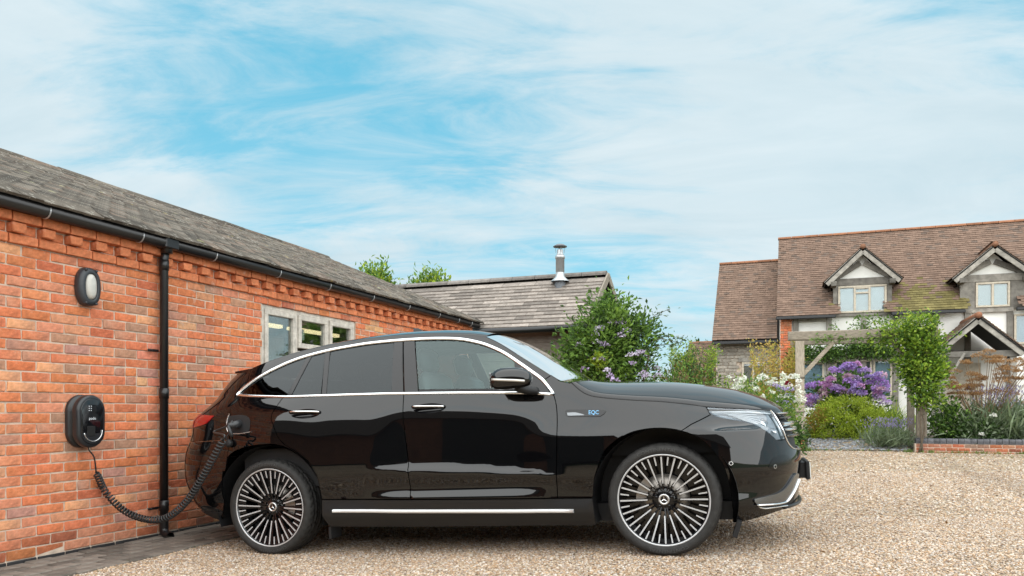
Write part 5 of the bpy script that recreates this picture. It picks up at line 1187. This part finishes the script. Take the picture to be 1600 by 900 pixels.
# porch
po = link('porch', None, house); pc, pe, pt, py0 = 9.66, 2.55, 3.57, -2.0
for s in (-1, 1):
    a_ = np.array([pc+s*.02, py0-.03, hz(pt)-.11]); b_ = np.array([pc+s*1.02, py0-.03, hz(pe)]); mb = MB(); mb.beam(a_, b_, .06, .17, np.array([1.08, 1.0, .88])*RNG.uniform(.27, .34), ch=.006); mb.obj('barge_board', 'oak_dark', po)
    mb = MB(); P = [(pc, py0-.08, hz(pt)), (pc+s*1.08, py0-.08, hz(pe)+.05), (pc+s*1.08, -.05, hz(pe)+.05), (pc, -.05, hz(pt))]; V = np.array(P+[(x, y, z-.05) for x, y, z in P]); mb.add(V, [(0, 1, 2, 3), (7, 6, 5, 4), (0, 4, 5, 1), (1, 5, 6, 2), (2, 6, 7, 3), (3, 7, 4, 0)]); mb.obj('roof_deck', 'gap_dark', po)
    sl_ = np.array([s*1.08, 0, hz(pe)+.05-hz(pt)]); tiled('porch_tiles', po, (pc, py0-.10 if s > 0 else -.05, hz(pt)+.02), (0, s, 0), sl_, 1.95, np.linalg.norm(sl_))
    timber(pc+s*.82-.07, pc+s*.82+.07, .5, pe, .02, po, y=py0+.1)
    mb = MB(); mb.beam((pc+s*.80, py0+.08, hz(1.75)), (pc+s*.30, py0+.08, hz(2.60)), .06, .12, oak(), up=(0, 1, 0)); mb.obj('brace', 'oak_dark', po)
timber(pc-.95, pc+.95, 2.50, 2.66, .03, po, y=py0+.07)
mb = MB(); mb.tube([(pc, py0-.12, hz(pt)+.02), (pc, -.05, hz(pt)+.02)], .085, 10, (.26, .12, .07)); mb.obj('ridge', 'plain_tile', po)
mb = MB(); mb.box((pc, -.04, hz(1.45)), (.9, .04, 2.0)); mb.obj('door', 'window_oak', po)
# ------------------------------------------------------------------ PERGOLA AND LOW WALL
mat('oak_post', attr=True, rough=.85, var=.4, vscale=8, stretch=(6, 6, 1.2), bump=.6, bscale=20, spec=.2)
mat('oak_beam', attr=True, rough=.85, var=.45, vscale=8, stretch=(1.2, 6, 6), bump=.6, bscale=20, spec=.2)
PA = 14.45; perg = thing('pergola', 'weathered oak pergola, two posts and a beam, over the slate path', 'pergola', tuple(yard(0, PA, .20)), RZ)
PW = np.array([1.12, .96, .76])
for x, z0 in ((5.265, .28), (7.68, .34)):
    mb = MB(); mb.box((x, 0, (z0+2.45)/2), (.19, .17, 2.45-z0), None, PW*(.34 if x < 6 else .17), ch=.012, jit=.004); p_ = mb.obj('post', 'oak_post', perg)
    if x < 6:
        mb = MB(); mb.box((x, -.01, 1.62), (.21, .20, .05), None, PW*.14, ch=.01, jit=.004); mb.box((x, -.01, .86), (.202, .19, .015), None, PW*.10); tag(mb.obj('rope_band', 'oak_post', p_), kind='stuff')
for y_ in (0,):
    mb = MB(); mb.box((6.50, y_, 2.555), (2.98, .16, .20), rotm(0, .006, 0), PW*.24, ch=.012, jit=.005); mb.obj('beam', 'oak_beam', perg)
for y_ in (1.6,):
    mb = MB(); mb.box((6.50, y_, 2.56), (2.9, .12, .16), None, PW*.18, ch=.012); mb.obj('beam', 'oak_beam', perg)
    for x in (5.265, 7.68): mb = MB(); mb.box((x, y_, 1.33), (.15, .15, 2.3), None, PW*.2, ch=.012); mb.obj('post', 'oak_post', perg)
mb = MB(); mb.beam((5.34, 0, 1.70), (6.02, 0, 2.47), .09, .10, PW*.30, up=(0, 1, 0), ch=.008); mb.obj('brace', 'oak_beam', perg)
mb = MB(); mb.beam((7.60, 0, 1.80), (7.05, 0, 2.47), .09, .10, PW*.2, up=(0, 1, 0), ch=.008); mb.obj('brace', 'oak_beam', perg)
mb = MB()
for r in range(3):
    for k in range(2): V, F, C = brick_geo(.1025); mb.add(V @ rotm(0, 0, PI/2).T*np.array([1, 1.6, 1])+np.array([5.265-.053+.106*k, 0, .06+.075*r]), F, C)
tag(mb.obj('brick_footing', 'brick', perg), kind='stuff')
LW = thing('low_brick_wall', 'low red brick garden wall capped with dark bull-nosed bricks', 'wall', tuple(yard(0, 14.34, .0)), RZ)
mb = MB(); mb.box((10.6, .11, .22), (6.1, .20, .34)); LWC = mb.obj('wall', 'mortar', LW)
for r in range(3):
    x = 7.57-(.1125 if r % 2 else 0)
    while x < 13.6:
        s0, s1 = max(x, 7.57), x+.215
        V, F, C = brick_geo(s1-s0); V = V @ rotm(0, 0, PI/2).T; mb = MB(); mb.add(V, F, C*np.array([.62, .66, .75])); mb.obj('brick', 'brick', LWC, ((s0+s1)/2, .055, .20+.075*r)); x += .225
mat('coping', attr=True, rough=.5, var=.35, vscale=20, bump=.3)
CPM = []
for v in range(6):
    mb = MB(); t = np.linspace(0, PI/2, 5); o = [(-.11, -.055), (.11, -.055)]+[(.06+.05*math.cos(q), .005+.05*math.sin(q)) for q in t]+[(-.06-.05*math.sin(q), .005+.05*math.cos(q)) for q in t]
    mb.prism(o, -.052, .052, frame((0, 0, 0), (0, 1, 0), (0, 0, 1), (1, 0, 0)), np.array([.075, .075, .085])*RNG.uniform(.7, 1.4)); CPM.append(mb.mesh('coping_brick', 'coping'))
x = 7.62
while x < 13.6: link('coping_brick', CPM[RNG.integers(6)], LWC, (x, .11, .448+RNG.normal(0, .002)), (RNG.normal(0, .01), 0, RNG.normal(0, .02))); x += .113
# ------------------------------------------------------------------ PLANTS
mat('leaf', attr=True, rough=.55, spec=.35, trans=.35, var=.15, vscale=3)
mat('petal', attr=True, rough=.7, spec=.2, trans=.25)
mat('bark', (.11, .085, .06), .9, var=.4, vscale=15, bump=.6, bscale=30)
mat('dry_stem', (.22, .14, .075), .85, var=.3, vscale=20)
def leaves(centers, size, aspect=.45, cols=((.07, .12, .025),), up=.3, jit=.25, droop=0, out=None, bend=.25):
    """one bent two-triangle leaf per centre; 'out' are preferred outward directions"""
    n = len(centers); s = size*RNG.uniform(.6, 1.3, n)[:, None]
    d = RNG.normal(0, 1, (n, 3)); d[:, 2] = d[:, 2]*.7+up
    if out is not None: d = d*.75+out*1.1
    d /= np.linalg.norm(d, axis=1)[:, None]
    q = RNG.normal(0, 1, (n, 3)); q[:, 2] += .9; w = np.cross(d, q); w /= np.linalg.norm(w, axis=1)[:, None]+1e-9; nn = np.cross(w, d)
    V = np.stack([centers, centers+d*s*.5+w*s*aspect*.5+nn*s*bend*.3, centers+d*s-nn*s*bend*.3, centers+d*s*.5-w*s*aspect*.5+nn*s*bend*.3], 1)
    cols = np.array(cols); c = cols[RNG.integers(len(cols), size=n)]*RNG.uniform(1-jit, 1+jit, (n, 1)); c = np.repeat(c, 4, 0)
    return V.reshape(-1, 3), c
def clumps(n, c, r, m, cr_, shell=.55, flat=1):
    """n clump centres in an ellipsoid, m leaf points round each: uneven, with gaps"""
    u = RNG.normal(0, 1, (n, 3)); u /= np.linalg.norm(u, axis=1)[:, None]; k = (shell+(1-shell)*RNG.uniform(0, 1, (n, 1)))*RNG.uniform(.82, 1.10, (n, 1))
    P = np.array(c)+u*np.array(r)*k; Q = np.repeat(P, m, 0)+RNG.normal(0, 1, (n*m, 3))*cr_*np.array([1, 1, flat]); O = np.repeat(u, m, 0)
    return Q, O
class Plant:
    def __init__(s, name, label, cat, b, a, group=None, z=None):
        s.z = float(hgt(b, a)) if z is None else z; s.o = thing(name, label, cat, tuple(yard(b, a, s.z)), RZ, group); s.V = []; s.C = []
    def add(s, V, C): s.V.append(V); s.C.append(C)
    def blob(s, n, c, r, m, cr_, size, cols, **k):
        sh = k.pop('shell', .55); fl = k.pop('flat', 1); Q, O = clumps(n, c, r, m, cr_, sh, fl); k.setdefault('aspect', .45)
        V, C = leaves(Q, size, cols=cols, out=O if k.pop('outward', True) else None, **k); s.add(V, C); return Q
    def done(s, name='foliage', m='leaf'):
        if not s.V: return
        V = np.concatenate(s.V); C = np.concatenate(s.C); ok = np.repeat((V.reshape(-1, 4, 3)[:, :, 2].min(1) > -.02), 4); V, C = V[ok], C[ok]
        F = np.arange(len(V)).reshape(-1, 4); o = tag(link(name, mesh_np(name, V, F, C, False, m), s.o), kind='stuff'); s.V = []; s.C = []; return o
    def stems(s, pts_list, r=.012, m='bark', name='stem'):
        for p in pts_list: mb = MB(); p = cr(p, .12); mb.tube(p, np.linspace(r, r*.45, len(p)), 6); mb.obj(name, m, s.o)
    def heads(s, P, r, cols, name='flower_head', n=46, size=.03, flat=.8):
        for p in P:
            u = RNG.normal(0, 1, (n, 3)); u /= np.linalg.norm(u, axis=1)[:, None]; u[:, 2] = np.abs(u[:, 2])*1.1-.25; rr = r*RNG.uniform(.75, 1.2)
            Q = u*rr*np.array([1, 1, flat]); c = np.array(cols[RNG.integers(len(cols))]); V, C = leaves(Q, size, .9, (c,), out=u*.3, jit=.22, bend=.1)
            o = link(name, mesh_np(name, V, np.arange(len(V)).reshape(-1, 4), C, False, 'petal'), s.o, tuple(p))
G1 = ((.13, .235, .04), (.165, .285, .05), (.09, .175, .032)); GD = ((.05, .105, .025), (.07, .13, .03), (.04, .08, .02)); GY = ((.33, .42, .04), (.27, .38, .04), (.38, .46, .07)); GS = ((.19, .245, .14), (.23, .285, .185), (.15, .20, .10))
def upto(P, k): return P[RNG.permutation(len(P))[:k]]
# lilac-flowered bush against the timber outbuilding
p = Plant('flowering_bush', 'tall loose green bush with pale lilac flowers against the timber outbuilding', 'bush', 2.55, 7.95, z=.05)
for (c, r, n) in (((-.05, 0, .85), (.76, .55, .85), 160), ((-.25, -.1, 1.85), (.58, .45, .65), 150), ((-.12, 0, 2.45), (.48, .35, .48), 85), ((.22, 0, 1.65), (.40, .35, .55), 60), ((-.72, -.15, 1.3), (.38, .3, .7), 75), ((.28, 0, 2.15), (.40, .3, .42), 62), ((-.48, -.1, 2.0), (.36, .3, .45), 60)):
    p.blob(n, c, r, 20, .10, .085, G1+G1+G1+GD, shell=.45)
p.blob(70, (-.1, -.35, 1.9), (.5, .2, .9), 14, .05, .07, ((.17, .28, .04), (.14, .24, .04)), shell=.5)
p.blob(9, (-.12, -.48, 1.80), (.10, .05, .10), 30, .05, .07, ((.27, .36, .03),), shell=.2)
sprays = []
for q in range(26):
    a0 = RNG.uniform(-.2, .55); h0 = RNG.uniform(1.5, 2.4); dx = RNG.uniform(.1, .72)*(1 if q % 4 else -.6); e = np.array([a0+dx, RNG.uniform(-.3, .3), h0+RNG.uniform(.0, .45)-.25*abs(dx)]); s0 = np.array([a0*.5, 0, h0-.4]); mid = (s0+e)/2+np.array([0, 0, .22]); pt = cr([s0, mid, e], .04); sprays.append([s0, mid, e])
    k = pt[len(pt)//3:]; Q = np.repeat(k, 3, 0)+RNG.normal(0, .03, (len(k)*3, 3)); V, C = leaves(Q, .075, .35, GD+GS[:1], up=.1); p.add(V, C)
p.done(); p.stems(sprays, .008); p.stems([[(x, y, 0), (x*1.6, y, .9), (x*2.2+.1, y*2, 1.9)] for x, y in ((-.2, 0), (.05, .08), (.2, -.05), (-.08, -.06))], .03)
u = RNG.normal(0, 1, (64, 3)); u /= np.linalg.norm(u, axis=1)[:, None]; u[:, 1] = -np.abs(u[:, 1])
p.heads([np.array([.0, -.05, 1.35])+k*np.array([.72, .55, 1.12])+np.array([-.12*k[2], 0, 0]) for k in u], .055, ((.58, .50, .66), (.66, .60, .74), (.52, .42, .62)), n=34, size=.034)
# rust and olive shrubs to its right
for b, a, w, h, lab, cols in ((3.35, 9.3, .75, 1.75, 'bronze-tinged bushy shrub just right of the lilac-flowered bush', G1+((.16, .10, .04), (.2, .15, .05))), (3.3, 11.5, .55, 1.95, 'dark olive shrub standing further back between bush and house', GD+((.14, .12, .04),)), (2.9, 10.2, .62, 1.62, 'mid green rounded shrub just left of the white border flowers', G1+GD), (3.85, 12.4, .75, 1.42, 'low yellow-green shrub in front of the stone wing', GY+G1)):
    p = Plant('shrub', lab, 'shrub', b, a); p.blob(260, (0, 0, h*.5), (w, w*.7, h*.52), 24, .11, .065, cols, shell=.3); p.done(); p.stems([[(x, 0, 0), (x*2, 0, h*.5), (x*3, 0, h*.9)] for x in (-.15, 0, .14)], .02)
# white border flowers behind the bonnet
for b, a, w, h, nf, lab in ((3.55, 8.6, .42, 1.32, 26, 'clump of white border flowers showing over the middle of the bonnet'), (4.70, 9.6, .62, 1.50, 60, 'broad clump of white border flowers in front of the cottage window')):
    p = Plant('white_flowers', lab, 'flowers', b, a, 'white border flowers'); p.blob(90, (0, 0, h*.45), (w, w*.6, h*.5), 20, .09, .07, ((.16, .27, .05), (.12, .22, .04), (.20, .31, .07)), shell=.3); p.done()
    p.heads([(RNG.uniform(-w, w), RNG.uniform(-.4, .1), h*(1-.12*RNG.uniform(0, 2)**1.3)) for q in range(nf)], .042, ((.74, .76, .66), (.66, .70, .58), (.78, .78, .72)), n=26, size=.035)
    p.blob(60, (0, -.1, h*.62), (w*.95, w*.5, h*.32), 18, .07, .06, G1+GY[:1], shell=.5); p.done()
    if w > .5: p.heads([(.36, -.45, h*.90)], .05, ((.16, .008, .02),), name='red_bloom', n=40, size=.035)
# feathery yellow grasses and green perennials below the cottage window
for b, a, w, h, lab, cols in ((3.05, 13.2, .4, 2.3, 'tall yellow-green climber shoots in front of the lean-to', GY+G1), (4.75, 14.8, .45, 2.5, 'golden feathery grass beside the left pergola post', ((.58, .44, .11), (.54, .38, .13), (.42, .42, .08)))):
    p = Plant('tall_perennial', lab, 'plant', b, a)
    ws_ = []
    for q in range(46):
        x, y = RNG.uniform(-w, w), RNG.uniform(-.3, .3); hh = h*RNG.uniform(.55, 1.0); e = (x*1.25+RNG.normal(0, .08), y, hh); pt = cr([(x*.6, y, 0), (x*.9, y, hh*.6), e], .07); k = pt[len(pt)//4:]
        Q = np.repeat(k, 8, 0)+RNG.normal(0, .045, (len(k)*8, 3)); V, C = leaves(Q, .07, .4, cols, up=.4); p.add(V, C); ws_.append([(x*.6, y, 0), (x*.9, y, hh*.6), e])
    p.done(); p.stems(ws_[:14], .006, 'dry_stem')
for b, a, w, h, lab, cols in ((4.15, 12.6, .85, 1.25, 'bright green leafy perennials below the stone wing', GY+G1+G1), (5.0, 12.9, .35, .75, 'small dark green plant at the foot of the left pergola post', GD), (3.2, 11.6, .5, 1.2, 'fresh green perennial clump left of the leafy border', G1+GY)):
    p = Plant('perennial', lab, 'plant', b, a); p.blob(110, (0, 0, h*.45), (w, .45, h*.55), 20, .10, .09, cols, shell=.25); p.done()
p = Plant('pale_flower_cluster', 'drooping pale mauve flowers between bonnet and left pergola post', 'flowers', 4.92, 13.4); p.blob(40, (0, 0, .8), (.22, .2, .6), 14, .07, .07, G1, shell=.3); p.done()
p.heads([(RNG.uniform(-.18, .22), RNG.uniform(-.35, -.1), RNG.uniform(.95, 1.45)) for q in range(22)], .058, ((.48, .42, .62), (.58, .52, .70), (.42, .36, .58)), n=34, size=.04)
# hydrangea, mound, lavender seen through the pergola
p = Plant('hydrangea', 'big hydrangea with purple and pink mophead flowers behind the clipped mound', 'hydrangea', 6.35, 17.0)
p.blob(190, (0, 0, .85), (1.0, .6, .85), 16, .10, .12, GD+G1, shell=.4, aspect=.6); p.done()
hp = []
for q in range(60):
    t = RNG.uniform(-1, 1); z = 1.05+.78*math.sqrt(max(0, 1-t*t))-RNG.uniform(0, .75); hp.append((t*.92, -.30-RNG.uniform(.1, .35), max(z, .55)))
p.heads(hp, .105, ((.44, .27, .62), (.48, .30, .66), (.60, .45, .72), (.60, .32, .58), (.66, .45, .56), (.42, .32, .64)), n=90, size=.055)
p = Plant('mound_shrub', 'low dense lime green mound shrub beside the slate path', 'shrub', 6.35, 16.35)
for cx, cz, w, h, n in ((0, .12, .96, .86, 330), (-.3, .10, .62, .55, 60), (.42, .08, .55, .48, 60)): p.blob(n*2, (cx, -.1, cz), (w, .60, h), 34, .05, .042, GY+((.44, .52, .05), (.38, .48, .05)), shell=.92, aspect=.6, up=.9)
p.blob(60, (0, 0, .20), (.88, .5, .40), 20, .08, .06, GD, shell=.3); p.done()
p = Plant('orange_foliage_plant', 'small yellow and orange leaved plant left of the lime mound', 'plant', 5.65, 16.0); p.blob(40, (0, 0, .4), (.28, .25, .35), 18, .06, .06, ((.36, .26, .05), (.30, .30, .06), (.38, .18, .06)), shell=.3); p.done()
p = Plant('grassy_plant', 'green strappy grass behind the lime mound on its right', 'plant', 7.25, 16.9)
Q = np.column_stack([RNG.normal(0, .22, 500), RNG.normal(0, .18, 500), RNG.uniform(0, .15, 500)]); V, C = leaves(Q, .75, .035, G1+GY, up=1.9, bend=.5); p.add(V, C); p.done()
def lavender(b, a, w, h, n, lab, flower=((.30, .27, .42),)):
    p = Plant('lavender', lab, 'lavender', b, a, 'lavender plants'); Q = np.column_stack([RNG.normal(0, w*.45, n), RNG.normal(0, .2, n), RNG.uniform(0, h*.4, n)]); V, C = leaves(Q, h*.55, .05, GS, up=1.3, bend=.3); p.add(V, C)
    p.blob(int(n/14), (0, 0, h*.35), (w, .35, h*.42), 16, .06, .05, GS+G1[:1], shell=.4, aspect=.25)
    if flower:
        Q = np.column_stack([RNG.normal(0, w*.5, n//3), RNG.normal(-.05, .2, n//3), RNG.uniform(h*.7, h*1.05, n//3)]); V, C = leaves(Q, .07, .3, flower, up=2); p.add(V, C)
    p.done()
lavender(7.12, 15.0, .50, .62, 900, 'grey-green lavender at the path edge by the right pergola post')
lavender(9.35, 15.2, .75, 1.25, 1500, 'tall flowering lavender mass behind the low brick wall')
# climber on the pergola and along the beam
p = Plant('climbing_plant', 'bright green climber smothering the right pergola post', 'climber', 7.62, 14.40, z=.2)
for c, r, n in (((.0, -.1, 2.15), (.44, .36, .52), 115), ((.10, -.12, 1.6), (.37, .34, .44), 85), ((-.42, -.05, 2.5), (.48, .28, .24), 55), ((.16, -.1, 1.18), (.26, .26, .26), 30), ((-.28, -.1, 1.85), (.2, .22, .26), 18), ((.34, -.05, 1.85), (.18, .22, .3), 18), ((.05, -.1, 2.66), (.3, .25, .22), 24)): p.blob(n, c, r, 20, .08, RNG.uniform(.07, .10), ((.25, .38, .035), (.17, .29, .03), (.31, .42, .055), (.09, .17, .025), (.07, .14, .02)), shell=.5, aspect=RNG.uniform(.45, .65), jit=.35)
p.blob(60, (0, 0, 1.8), (.35, .25, .9), 18, .09, .07, GD, shell=.2)
for q in range(26):
    s0 = np.array([RNG.uniform(-.5, .3), -.1, RNG.uniform(2.2, 2.7)]); e = s0+np.array([RNG.normal(-.1, .35), RNG.normal(0, .2), RNG.uniform(.1, .45)]); pt = cr([s0, (s0+e)/2+np.array([0, 0, .08]), e], .05); Q = np.repeat(pt, 4, 0)+RNG.normal(0, .035, (len(pt)*4, 3)); V, C = leaves(Q, .08, .4, G1+GY, up=.2); p.add(V, C)
for q in range(75):
    x = -2.1+q*.026; Q = np.array([x, -.02, 2.46])+RNG.normal(0, 1, (7, 3))*np.array([.05, .10, .06]); V, C = leaves(Q, .07, .45, G1, up=-.1); p.add(V, C)
p.done(); p.stems([[(.0, -.1, 0), (.10, -.13, .6), (-.05, -.12, 1.2), (.05, -.1, 2.0)], [(.06, -.1, 0), (.02, -.14, .7), (.12, -.1, 1.5)]], .022)
# creeper across the house front
p = Plant('wall_creeper', 'dark green creeper trained along the house front below the white panels', 'climber', 6.5, 21.0, z=.42)
for q in range(150):
    x = RNG.uniform(-1.35, 1.4); Q = np.array([x, -.05, 2.42+.06*math.sin(x*3)])+RNG.normal(0, 1, (26, 3))*np.array([.09, .06, .13]); V, C = leaves(Q, .085, .6, GD+G1, up=-.1); p.add(V, C)
for q in range(60):
    x = RNG.normal(.7, .5); z = RNG.uniform(2.5, 3.4); Q = np.array([x, -.05, z])+RNG.normal(0, 1, (14, 3))*np.array([.07, .05, .09]); V, C = leaves(Q, .085, .6, G1, up=0); p.add(V, C)
for q in range(60):
    z = RNG.uniform(0, 2.5); Q = np.array([-1.45+RNG.normal(0, .1), -.06, z])+RNG.normal(0, 1, (18, 3))*np.array([.09, .05, .1]); V, C = leaves(Q, .085, .6, GD+((.30, .20, .05),), up=0); p.add(V, C)
p.done(); p.stems([[(-1.45, 0, 0), (-1.4, -.02, 1.2), (-1.35, -.02, 2.4), (0, -.02, 2.45), (1.2, -.02, 2.4)]], .02)
# dried hogweed heads at the right
p = Plant('dried_hogweed', 'tall dead brown umbellifer with dried seed heads before the porch', 'plant', 8.95, 15.1)
HC = ((.36, .20, .085), (.29, .155, .065), (.43, .27, .13)); st_ = []
for q in range(56):
    x, y, z = RNG.uniform(-.66, 1.0), RNG.uniform(-.3, .35), RNG.uniform(1.2, 2.1); z -= .35*abs(x-.1); st_.append([(x*.25, y*.3, .0), (x*.45, y*.6, z*.55), (x, y, z)])
    n = 46; t = RNG.uniform(0, 2*PI, n); r = .15*RNG.uniform(.6, 1.2)*np.sqrt(RNG.uniform(0, 1, n)); Q = np.column_stack([x+r*np.cos(t), y+r*np.sin(t), z+.06-r*r*2.2]); Q = np.repeat(Q, 7, 0)+RNG.normal(0, .014, (n*7, 3)); V, C = leaves(Q, .026, .6, HC, up=.6); p.add(V, C)
p.done('seed_heads'); p.stems(st_, .011, 'dry_stem')
for b, a, w, h, lab, cols in ((8.25, 15.0, .42, 1.15, 'green leafy plant between right pergola post and the dead umbellifer', G1+GD), (8.85, 14.85, .5, .75, 'low blue-green leafy plant behind the low brick wall', GD+GS), (10.6, 15.3, .8, 1.2, 'dark leafy plant behind the wall at the right edge', GD+G1)):
    p = Plant('leafy_plant', lab, 'plant', b, a); p.blob(120, (0, 0, h*.45), (w, .35, h*.52), 20, .09, .09, cols, shell=.35, aspect=.5); p.done()
    if w == .5: p.heads([(-.05, -.4, .35), (.15, -.35, .75)], .05, ((.75, .75, .70),), name='white_bloom', n=30, size=.04)
# trees beyond the buildings
def tree(b, a, h, w, lab, cols=G1+GY[:1], n=230, ls=.18):
    p = Plant('tree', lab, 'tree', b, a, z=0.0); 
    for c, r, k in (((0, 0, h*.66), (w, w, h*.34), n), ((w*.35, 0, h*.8), (w*.55, w*.5, h*.2), n//3), ((-w*.4, .1, h*.75), (w*.5, w*.5, h*.2), n//3)): p.blob(k, c, r, 26, .17, ls, cols, shell=.45)
    p.done('crown'); mb = MB(); q = cr([(0, 0, 0), (.06, 0, h*.3), (-.05, .05, h*.8)], .3); mb.tube(q, np.linspace(.14, .04, len(q)), 9)
    for k in range(7): z = h*RNG.uniform(.35, .75); t = RNG.uniform(0, 2*PI); mb.tube([(0, 0, z), (w*.5*math.cos(t), w*.5*math.sin(t), z+h*.15)], [.05, .02], 6)
    mb.obj('trunk', 'bark', p.o)
tree(-9.2, 20, 6.35, 1.0, 'sunlit tree top showing above the brick outbuilding ridge, left one of two'); tree(-7.15, 20.5, 6.05, .95, 'sunlit tree top above the timber outbuilding roof, right one of two')
for b, a, h, lab in ((2.2, 30, 3.9, 'far dark tree low on the skyline left of the house'), (4.4, 34, 3.5, 'far dark tree partly behind the lean-to roof')): tree(b, a, h, 2.2, lab, GD, 120, .22)
# ------------------------------------------------------------------ across the yard, behind the camera: what the black paint mirrors
ob = thing('barn_across_yard', 'long low brick barn with a dark tiled roof closing the far side of the yard', 'building', tuple(yard(4.0, -10.5, .15)), RZ)
mat('far_brick', (.26, .115, .065), .9, var=.3, vscale=6); mat('far_tile', (.075, .06, .05), .95, var=.3, vscale=5); mat('far_door', (.03, .035, .033), .6)
mb = MB(); mb.box((0, -2.6, 1.2), (34, 5.0, 2.4)); mb.prism([(-5.05, 2.4), (-.15, 2.4), (-2.6, 4.1)], -16.9, 16.9, frame((0, 0, 0), (0, 1, 0), (0, 0, 1), (1, 0, 0))); mb.obj('wall', 'far_brick', ob)
mb = MB(); mb.prism([(.25, 2.25), (-2.6, 4.28), (-5.4, 2.25), (-5.4, 2.15), (-2.6, 4.15), (.25, 2.15)], -17.2, 17.2, frame((0, 0, 0), (0, 1, 0), (0, 0, 1), (1, 0, 0))); mb.obj('roof', 'far_tile', ob)
for x in (-11, -4, 3, 10):
    mb = MB(); mb.box((x, -.08, 1.05), (2.4, .08, 2.1)); mb.obj('door', 'far_door', ob)
